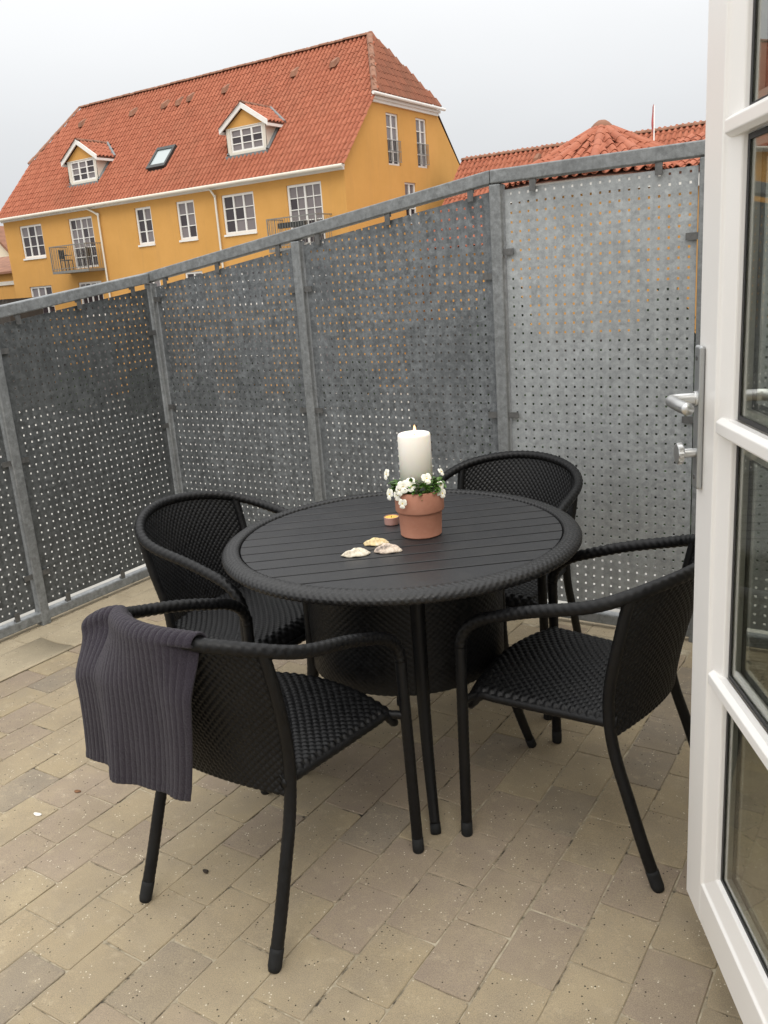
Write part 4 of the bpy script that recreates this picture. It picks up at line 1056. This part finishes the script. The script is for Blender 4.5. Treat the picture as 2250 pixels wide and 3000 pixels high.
ridge_line((GX + OV, HIPY0, HIPZ + RT), (RXR, RYR, RZR + RT), roof); ridge_line((GX + OV, HIPY1, HIPZ + RT), (RXR, RYR, RZR + RT), roof)
ridge_line((LX - OV, HIPY0, HIPZ + RT), (RXL, RYR, RZR + RT), roof)
for (x, y) in ((-34.7, 29.5), (-31.2, 29.45), (-29.2, 29.45), (-28.3, 29.43), (-27.7, 29.5), (-25.7, 29.5), (-22.1, 29.5), (-20.2, 29.5)):
    m = MB(); z = roof_z(y); m.hexa([(x - .13, y - .2, z - .1), (x + .13, y - .2, z - .1), (x + .13, y + .25, z + .2), (x - .13, y + .25, z + .2), (x - .08, y - .16, z + .10), (x + .08, y - .16, z + .10), (x + .06, y + .2, z + .30), (x - .06, y + .2, z + .30)])
    hp(m, 'roof_vent', 'ridge_tile', roof)
# skylight
m = MB(); x0, x1, y0, y1 = -28.0, -26.93, 26.73, 27.53
def RS(x, y, n): return (x, y - n * KS / SL, roof_z(y) + n / SL)
def slab_on_roof(m, x0, x1, y0, y1, n0, n1): m.hexa([RS(x0, y0, n0), RS(x1, y0, n0), RS(x1, y1, n0), RS(x0, y1, n0), RS(x0, y0, n1), RS(x1, y0, n1), RS(x1, y1, n1), RS(x0, y1, n1)])
fw = 0.11
slab_on_roof(m, x0, x1, y0, y0 + fw, -0.1, 0.09); slab_on_roof(m, x0, x1, y1 - fw, y1, -0.1, 0.09); slab_on_roof(m, x0, x0 + fw, y0 + fw, y1 - fw, -0.1, 0.088); slab_on_roof(m, x1 - fw, x1, y0 + fw, y1 - fw, -0.1, 0.088)
sk = hp(m, 'skylight', 'dark_metal'); m = MB(); slab_on_roof(m, x0 + fw, x1 - fw, y0 + fw, y1 - fw, -0.05, 0.05); hp(m, 'pane', 'skylight_glass', sk)
# dormers
for (d0, d1) in (D1X, D2X):
    xc = (d0 + d1) / 2; yb = lambda z: EY + (z - EZ) / KS
    m = MB()
    for x in (d0, d1): m.poly([(x, DFY, DZ0), (x, DFY, DZE), (x, yb(DZE), DZE), (x, yb(DZ0), DZ0)])
    fo_ = (d0 + 0.17, d1 - 0.17, DZ0 + 0.12, DZE - 0.03, (1, 1, 1), 3, 'w')
    PD = lambda a, d, z: (a, DFY + d, z)
    holed(m, d0, d1, DZ0, DZE, [fo_], PD, 0.15)
    do = hp(m, 'dormer', 'cream_trim')
    window(fo_, PD, do, fw=0.07, d0=0.03, sill=False, name='window')
    m = MB(); m.poly([(d0, DFY + 0.002, DZE), (d1, DFY + 0.002, DZE), (xc, DFY + 0.002, DZA - 0.14)]); hp(m, 'gable', 'plaster_yellow', do)
    ov = 0.22; sl = (DZA - DZE) / ((d1 - d0) / 2 + ov); fy = DFY - 0.12
    for s in (-1, 1):
        xe = d0 - ov if s < 0 else d1 + ov
        zE = DZE - 0.02
        m = MB(); yE, yA = yb(zE) + 0.05, yb(DZA) + 0.05
        m.hexa([(xe, fy, zE - .05), (xc, fy, DZA - .05), (xc, yA, DZA - .05), (xe, yE, zE - .05), (xe, fy, zE), (xc, fy, DZA), (xc, yA, DZA), (xe, yE, zE)])
        hp(m, 'dormer_roof', 'tile_shadow', do, recalc=True)
        m = MB(); th = 0.15     # barge board
        m.hexa([(xe, fy - .03, zE - th), (xc, fy - .03, DZA - th + .0), (xc, fy + .02, DZA - th), (xe, fy + .02, zE - th), (xe, fy - .03, zE + .05), (xc, fy - .03, DZA + .05), (xc, fy + .02, DZA + .05), (xe, fy + .02, zE + .05)])
        hp(m, 'barge_board', 'white_trim', do, recalc=True)
        m = MB(); P_ = (xe, fy, zE - .12); m.box(min(xe, xe - s * .09), max(xe, xe - s * .09), fy + .021, yE - .02, zE - .15, zE - .055); hp(m, 'eave_board', 'white_trim', do)
        # tiles on the dormer slope
        O_ = Vector((xe, fy, zE + .02)) if s > 0 else Vector((xe, yA, zE + .02)); Vv = Vector((xc - xe, 0, DZA - zE)); Uu = Vector((0, 1, 0)) if s > 0 else Vector((0, -1, 0)); Lh = Vv.length
        def ins(u, v, s=s, O_=O_, Lh=Lh, zE=zE):
            y = O_.y + (u if s > 0 else -u); z = zE + (DZA - zE) * v / Lh
            return 0 <= v <= Lh and fy <= y <= yb(z) + 0.02
        lay_tiles(do, O_, Uu, Vv, yA - fy, Lh, ins, 0, PTM, 'roof_tile', camdist)
        m = MB(); m.tube([(d0 if s < 0 else d1, DFY - .01, DZ0 + .04), (d0 if s < 0 else d1, yb(DZE) - 0.02, DZE + .02)], 0.075, 6); hp(m, 'flashing', 'lead', do)
        m = MB(); m.tube([(xe, yE - .05, zE + .04), (xc, yA - .05, DZA + .03)], 0.085, 6); hp(m, 'flashing', 'lead', do)
    ridge_line((xc, fy - .02, DZA + 0.0), (xc, yb(DZA), DZA + 0.0), do)
    m = MB(); m.box(d0 - .06, d1 + .06, DFY - .12, DFY + .0, DZ0 - .10, DZ0 + .01); hp(m, 'flashing', 'lead', do)
# balconies
for (x0, x1) in ((-32.85, -30.5), (-20.66, -18.42)):
    y0 = 25.08; z0, z1 = 2.72, 3.76
    m = MB(); m.box(x0, x1, y0, FY - .005, z0 - .10, z0); ba = hp(m, 'balcony', 'rail_metal')
    m = MB()
    m.box(x0, x1, y0, y0 + .035, z1 - .035, z1); m.box(x0, x0 + .035, y0 + .036, FY - .006, z1 - .035, z1); m.box(x1 - .035, x1, y0 + .036, FY - .006, z1 - .035, z1)
    m.box(x0, x1, y0, y0 + .03, z0 + .08, z0 + .105)
    for x in (x0, x1 - .035): m.box(x, x + .035, y0 + .001, y0 + .034, z0 + .001, z1 - .036)
    hp(m, 'hand_rail', 'rail_metal', ba)
    m = MB(); n = int((x1 - x0) / 0.115)
    for i in range(1, n): m.box(x0 + (x1 - x0) * i / n - .006, x0 + (x1 - x0) * i / n + .006, y0 + .008, y0 + .02, z0 + .001, z1 - .036)
    for x in (x0 + .01, x1 - .022):
        for i in range(1, 8): m.box(x, x + .012, y0 + .92 * i / 8 - .006, y0 + .92 * i / 8 + .006, z0 + .001, z1 - .036)
    b = hp(m, 'balusters', 'rail_metal', ba); b['kind'] = 'stuff'
def garden_chair(x, y, rz, label):
    t = empty('balcony_chair', label, 'chair', (x, y, 2.721), rz, 'small black chairs on the balcony')
    m = MB(); m.box(-.2, .2, -.2, .2, .43, .46); m.build('seat', 'dark_metal', t)
    m = MB(); m.box(-.2, .2, -.22, -.19, .50, .88); m.build('backrest', 'dark_metal', t)
    for sx in (-.18, .18):
        for sy in (-.18, .18):
            m = MB(); m.box(sx - .015, sx + .015, sy - .015, sy + .015, 0, .43 if sy > 0 else .9); m.build('leg', 'dark_metal', t)
    for sx in (-.21, .21):
        m = MB(); m.box(sx - .015, sx + .015, -.19, .2, .64, .665); m.build('armrest', 'dark_metal', t)
garden_chair(-32.35, 25.5, 0.4 - pi / 2, 'black slatted chair on the balcony away from the downpipe')
garden_chair(-31.1, 25.5, 2.0, 'black slatted chair on the balcony beside the downpipe')
m = MB(); m.box(-20.2, -19.0, 25.14, 25.32, 3.40, 3.58); o = m.build('planter_box', 'dark_metal'); tag(o, 'black planter box hanging inside the balcony rail near the gable', 'planter')

# ================================================================== neighbouring buildings
nb = empty('low_yellow_house', 'low yellow house with white band adjoining the long yellow house', 'house', (-42, 29, GZ)); NI = Matrix.Translation((42, -29, -GZ))
def np_(m, name, mat, **k): o = m.build(name, mat, nb, **k); o.matrix_parent_inverse = NI; return o
m = MB(); m.box(-52, -37.3, 27, 33, GZ, 3.0); np_(m, 'wall', 'plaster_yellow'); m = MB(); m.box(-52, -37.29, 26.93, 26.999, 2.42, 2.60); np_(m, 'band', 'cream_trim')
m = MB(); m.hexa([(-52, 26.7, 2.95), (-37.2, 26.7, 2.95), (-37.2, 30, 3.9), (-52, 30, 3.9), (-52, 26.7, 3.05), (-37.2, 26.7, 3.05), (-37.2, 30, 4.0), (-52, 30, 4.0)]); np_(m, 'roof', 'ridge_tile')
m = MB(); m.box(-46, -31.95, 22.0, 23.6, GZ, 1.66)
for q_ in range(60): m.box(-46 + q_ * .234, -46 + q_ * .234 + .12, 21.95, 23.65, 1.662, 1.72)
o = m.build('wooden_shed', 'dark_timber'); tag(o, 'dark flat topped shed in front of the low yellow house', 'shed')
cr = empty('cream_house', 'cream house with red tile edge behind the low yellow house', 'house', (-46, 38, GZ)); CI = Matrix.Translation((46, -38, -GZ))
m = MB(); m.poly([(-58, 36, GZ), (-50.7, 36, GZ), (-50.7, 36, 4.6), (-52.7, 36, 6.3), (-54.7, 36, 4.6), (-58, 36, 4.6)]); m.poly([(-50.7, 36, GZ), (-50.7, 46, GZ), (-50.7, 46, 4.7), (-50.7, 36, 4.7)]); o = m.build('wall', 'plaster_cream', cr); o.matrix_parent_inverse = CI
m = MB(); m.hexa([(-50.5, 35.7, 4.4), (-50.5, 38, 4.4), (-52.7, 38, 6.3), (-52.7, 35.7, 6.3), (-50.4, 35.7, 4.55), (-50.4, 38, 4.55), (-52.7, 38, 6.5), (-52.7, 35.7, 6.5)]); o = m.build('roof', 'ridge_tile', cr, recalc=True); o.matrix_parent_inverse = CI

# long red roof behind, its ridge parallel to the fence
lg_ = empty('long_roofed_house', 'low long house with red tiled ridge roof beyond the gable', 'house', (-5, 34, GZ)); LI = Matrix.Translation((5, -34, -GZ))
RY2, RZ2 = 33.0, 1.5 + 0.1285 * 33.0
m = MB(); k2 = 0.95
m.hexa([(-16.8, RY2 - 3.6, RZ2 - 3.6 * k2), (9, RY2 - 3.6, RZ2 - 3.6 * k2), (9, RY2, RZ2), (-16.8, RY2, RZ2), (-16.8, RY2 - 3.6, RZ2 - 3.6 * k2 - .12), (9, RY2 - 3.6, RZ2 - 3.6 * k2 - .12), (9, RY2, RZ2 - .12), (-16.8, RY2, RZ2 - .12)])
m.hexa([(-16.8, RY2 + 3.6, RZ2 - 3.6 * k2), (9, RY2 + 3.6, RZ2 - 3.6 * k2), (9, RY2 + .01, RZ2), (-16.8, RY2 + .01, RZ2), (-16.8, RY2 + 3.6, RZ2 - 3.6 * k2 - .12), (9, RY2 + 3.6, RZ2 - 3.6 * k2 - .12), (9, RY2 + .01, RZ2 - .12), (-16.8, RY2 + .01, RZ2 - .12)])
r2 = m.build('roof', 'tile_shadow', lg_, recalc=True); r2.matrix_parent_inverse = LI
Lw = sqrt(1 + k2 * k2) * 3.6
lay_tiles(r2, (-16.8, RY2 - 3.6, RZ2 - 3.6 * k2 + .02), (1, 0, 0), (0, 1, k2), 25.8, Lw, lambda u, v: v < Lw - 0.1, 0, PTM, 'roof_tile', camdist)
ridge_line((-16.8, RY2, RZ2), (9, RY2, RZ2), r2)
m = MB(); m.box(-16.6, 8.8, RY2 - 3.3, RY2 + 3.3, GZ, RZ2 - 3.5 * k2); o = m.build('wall', 'plaster_yellow', lg_); o.matrix_parent_inverse = LI
for x in (-12.6, -12.0, -13.4):
    m = MB(); z = RZ2 - 0.5 * k2; y = RY2 - .5; m.hexa([(x - .12, y - .2, z - .15), (x + .12, y - .2, z - .15), (x + .12, y + .2, z + .2), (x - .12, y + .2, z + .2), (x - .08, y - .15, z + .10), (x + .08, y - .15, z + .10), (x + .06, y + .1, z + .28), (x - .06, y + .1, z + .28)]); o = m.build('roof_vent', 'ridge_tile', r2)

# round bay with a fan of tiles
TCX, TCY, TR, TZE, TZA = -5.74, 17.1, 2.05, 2.93, 3.93
bay = empty('round_pavilion', 'many sided pavilion with a fanned red tile roof just beyond the fence', 'house', (TCX, TCY, GZ))
BI = Matrix.Translation((-TCX, -TCY, -GZ)); NF = 12; a_off = radians(-71.5 - 5)
def corner(k_, r, z): an = a_off + 2 * pi * k_ / NF; return Vector((TCX + r * cos(an), TCY + r * sin(an), z))
m = MB()
for k_ in range(NF): m.poly([corner(k_, TR, TZE - .05), corner(k_ + 1, TR, TZE - .05), (TCX, TCY, TZA - .05)])
br = m.build('roof', 'tile_shadow', bay); br.matrix_parent_inverse = BI
for k_ in range(NF):
    c0, c1 = corner(k_, TR, TZE), corner(k_ + 1, TR, TZE); Uu = (c1 - c0); W_ = Uu.length; mid = (c0 + c1) / 2; Vv = Vector((TCX, TCY, TZA)) - mid; Lh = Vv.length
    if (mid - Vector((TCX, TCY, TZE))).dot(Vector((-TCX, -TCY, 0))) > -1.5:
        lay_tiles(br, c0, Uu, Vv, W_, Lh, lambda u, v, W_=W_, Lh=Lh: v < Lh and u > v / Lh * W_ / 2 - .04 and u < W_ - v / Lh * W_ / 2 + .04, 60, PTM, 'roof_tile', camdist, pw=0.18, pl=0.28)
    ridge_line(corner(k_, TR, TZE + .02), (TCX, TCY, TZA + .01), br, 0.28, RIDGER)
m = MB(); m.lathe([(0.0, TZA + .11), (0.07, TZA + .105), (0.14, TZA + .06), (0.20, TZA + 0.0), (0.21, TZA - .06)], 14, TCX, TCY); o = m.build('finial', 'ridge_tile', br, smooth=True)
def ringwall(r0, r1, z0, z1, name, mat):
    m = MB()
    for k_ in range(NF): m.quad(corner(k_, r0, z0), corner(k_ + 1, r0, z0), corner(k_ + 1, r1, z1), corner(k_, r1, z1))
    o = m.build(name, mat, bay); o.matrix_parent_inverse = BI; return o
ringwall(1.96, 1.98, TZE - .28, TZE - .03, 'cornice', 'white_trim'); ringwall(1.80, 1.80, 0.2, TZE - .281, 'wall', 'plaster_yellow'); ringwall(1.79, 1.79, GZ, 0.199, 'base', 'dark_timber')
m = MB(); vd = Vector((0.93, -0.36, 0)); pA = Vector((TCX, TCY, 0)) + Vector((1.15, -1.62, TZE + .10)); m.tube([pA, Vector((TCX, TCY, TZA)) + Vector((1.3, 0.4, -.30))], .07, 6)
# lean-to roof that continues the eave to the right of the pavilion, running behind the door
lt_ = empty('lean_to_house', 'low wing with a red tiled roof beside the fanned pavilion', 'house', (-1, 18, GZ)); LT = Matrix.Translation((1, -18, -GZ))
m = MB(); m.hexa([(-4.6, 15.9, 2.82), (4, 15.9, 2.82), (4, 18.6, 3.62), (-4.6, 18.6, 3.62), (-4.6, 15.9, 2.90), (4, 15.9, 2.90), (4, 18.6, 3.70), (-4.6, 18.6, 3.70)]); lr = m.build('roof', 'tile_shadow', lt_, recalc=True); lr.matrix_parent_inverse = LT
kk = 0.8 / 2.7; Lq = 2.7 * sqrt(1 + kk * kk)
lay_tiles(lr, (-4.6, 15.85, 2.90), (1, 0, 0), (0, 1, kk), 8.6, Lq, lambda u, v: v < Lq - .15, 60, PTM, 'roof_tile', camdist, pl=0.30)
m = MB(); m.box(-4.5, 3.9, 16.05, 18.5, 0.0, 2.80); o = m.build('wall', 'plaster_yellow', lt_); o.matrix_parent_inverse = LT
m = MB(); m.box(-4.55, 3.95, 15.93, 16.04, 2.60, 2.81); o = m.build('cornice', 'white_trim', lt_); o.matrix_parent_inverse = LT
m = MB(); m.box(-4.49, 3.89, 16.06, 18.49, GZ, -0.002); o = m.build('base', 'dark_timber', lt_); o.matrix_parent_inverse = LT
gr_ = MB(); gr_.box(-10.6, -7.7, 17.5, 20.5, GZ, 0.35); o = gr_.build('garage', 'dark_timber'); tag(o, 'dark timber garage beside the fanned pavilion', 'garage')
# flagpole far behind
fp = empty('flagpole', 'white flagpole with a limp red pennant above the far roofs', 'flagpole', (-8.75, 31.4, GZ))
m = MB(); m.tube([(0, 0, 0), (0, 0, 6.35 - GZ)], lambda q: 0.032 - 0.015 * q, 8); m.build('pole', 'white_trim', fp, smooth=True)
m = MB()
def flag_pt(u, v): return (-0.02 - 0.05 * u * sin(2.4 * v + .5) - .012 * u, 0.05 * sin(7 * v) * u, 6.4 - GZ - 0.85 * v - .08 * u)
m.grid(flag_pt, 5, 14); m.build('pennant', 'flag_red', fp, solid=0.01, smooth=True)

# bushes added to break up the light and dark behind the perforations
bu = random.Random(9)
def bush(x, y, r, hgt, label, n=420):
    m = MB()
    for i in range(n):
        th = bu.uniform(0, 2 * pi); ph = math.acos(bu.uniform(-0.2, 1)); k = bu.uniform(0.6, 1.0) ** 0.5
        p = Vector((r * k * sin(ph) * cos(th), r * k * sin(ph) * sin(th), hgt * (0.15 + 0.85 * k * cos(ph))))
        a1 = Vector((bu.gauss(0, 1), bu.gauss(0, 1), bu.gauss(0, 1))).normalized(); b1 = a1.cross(Vector((bu.gauss(0, 1), bu.gauss(0, 1), bu.gauss(0, 1)))).normalized(); q = 0.16
        m.quad(p - a1 * q, p + b1 * q * .6, p + a1 * q, p - b1 * q * .6)
    t = empty('added_bush', label, 'bush', (x, y, GZ), 0, 'added bushes in the courtyard'); m.build('crown', 'hedge', t)
    m = MB(); m.tube([(0, 0, 0), (0.03, 0.02, hgt * .5)], 0.05, 7); m.build('stem', 'dark_timber', t)
for i in range(9):
    bush(-33 + 2.0 * i + bu.uniform(-.6, .6), bu.uniform(22.5, 24.8), bu.uniform(.5, 1.0), bu.uniform(.8, 1.9), 'added dark green bush in the courtyard beyond the fence')
for i in range(9):
    bush(-5.9 + 0.60 * i + bu.uniform(-.2, .2), bu.uniform(12.4, 13.6), bu.uniform(.55, .85), bu.uniform(2.9, 4.25), 'added tall dark green bush in front of the fanned pavilion', 1100)
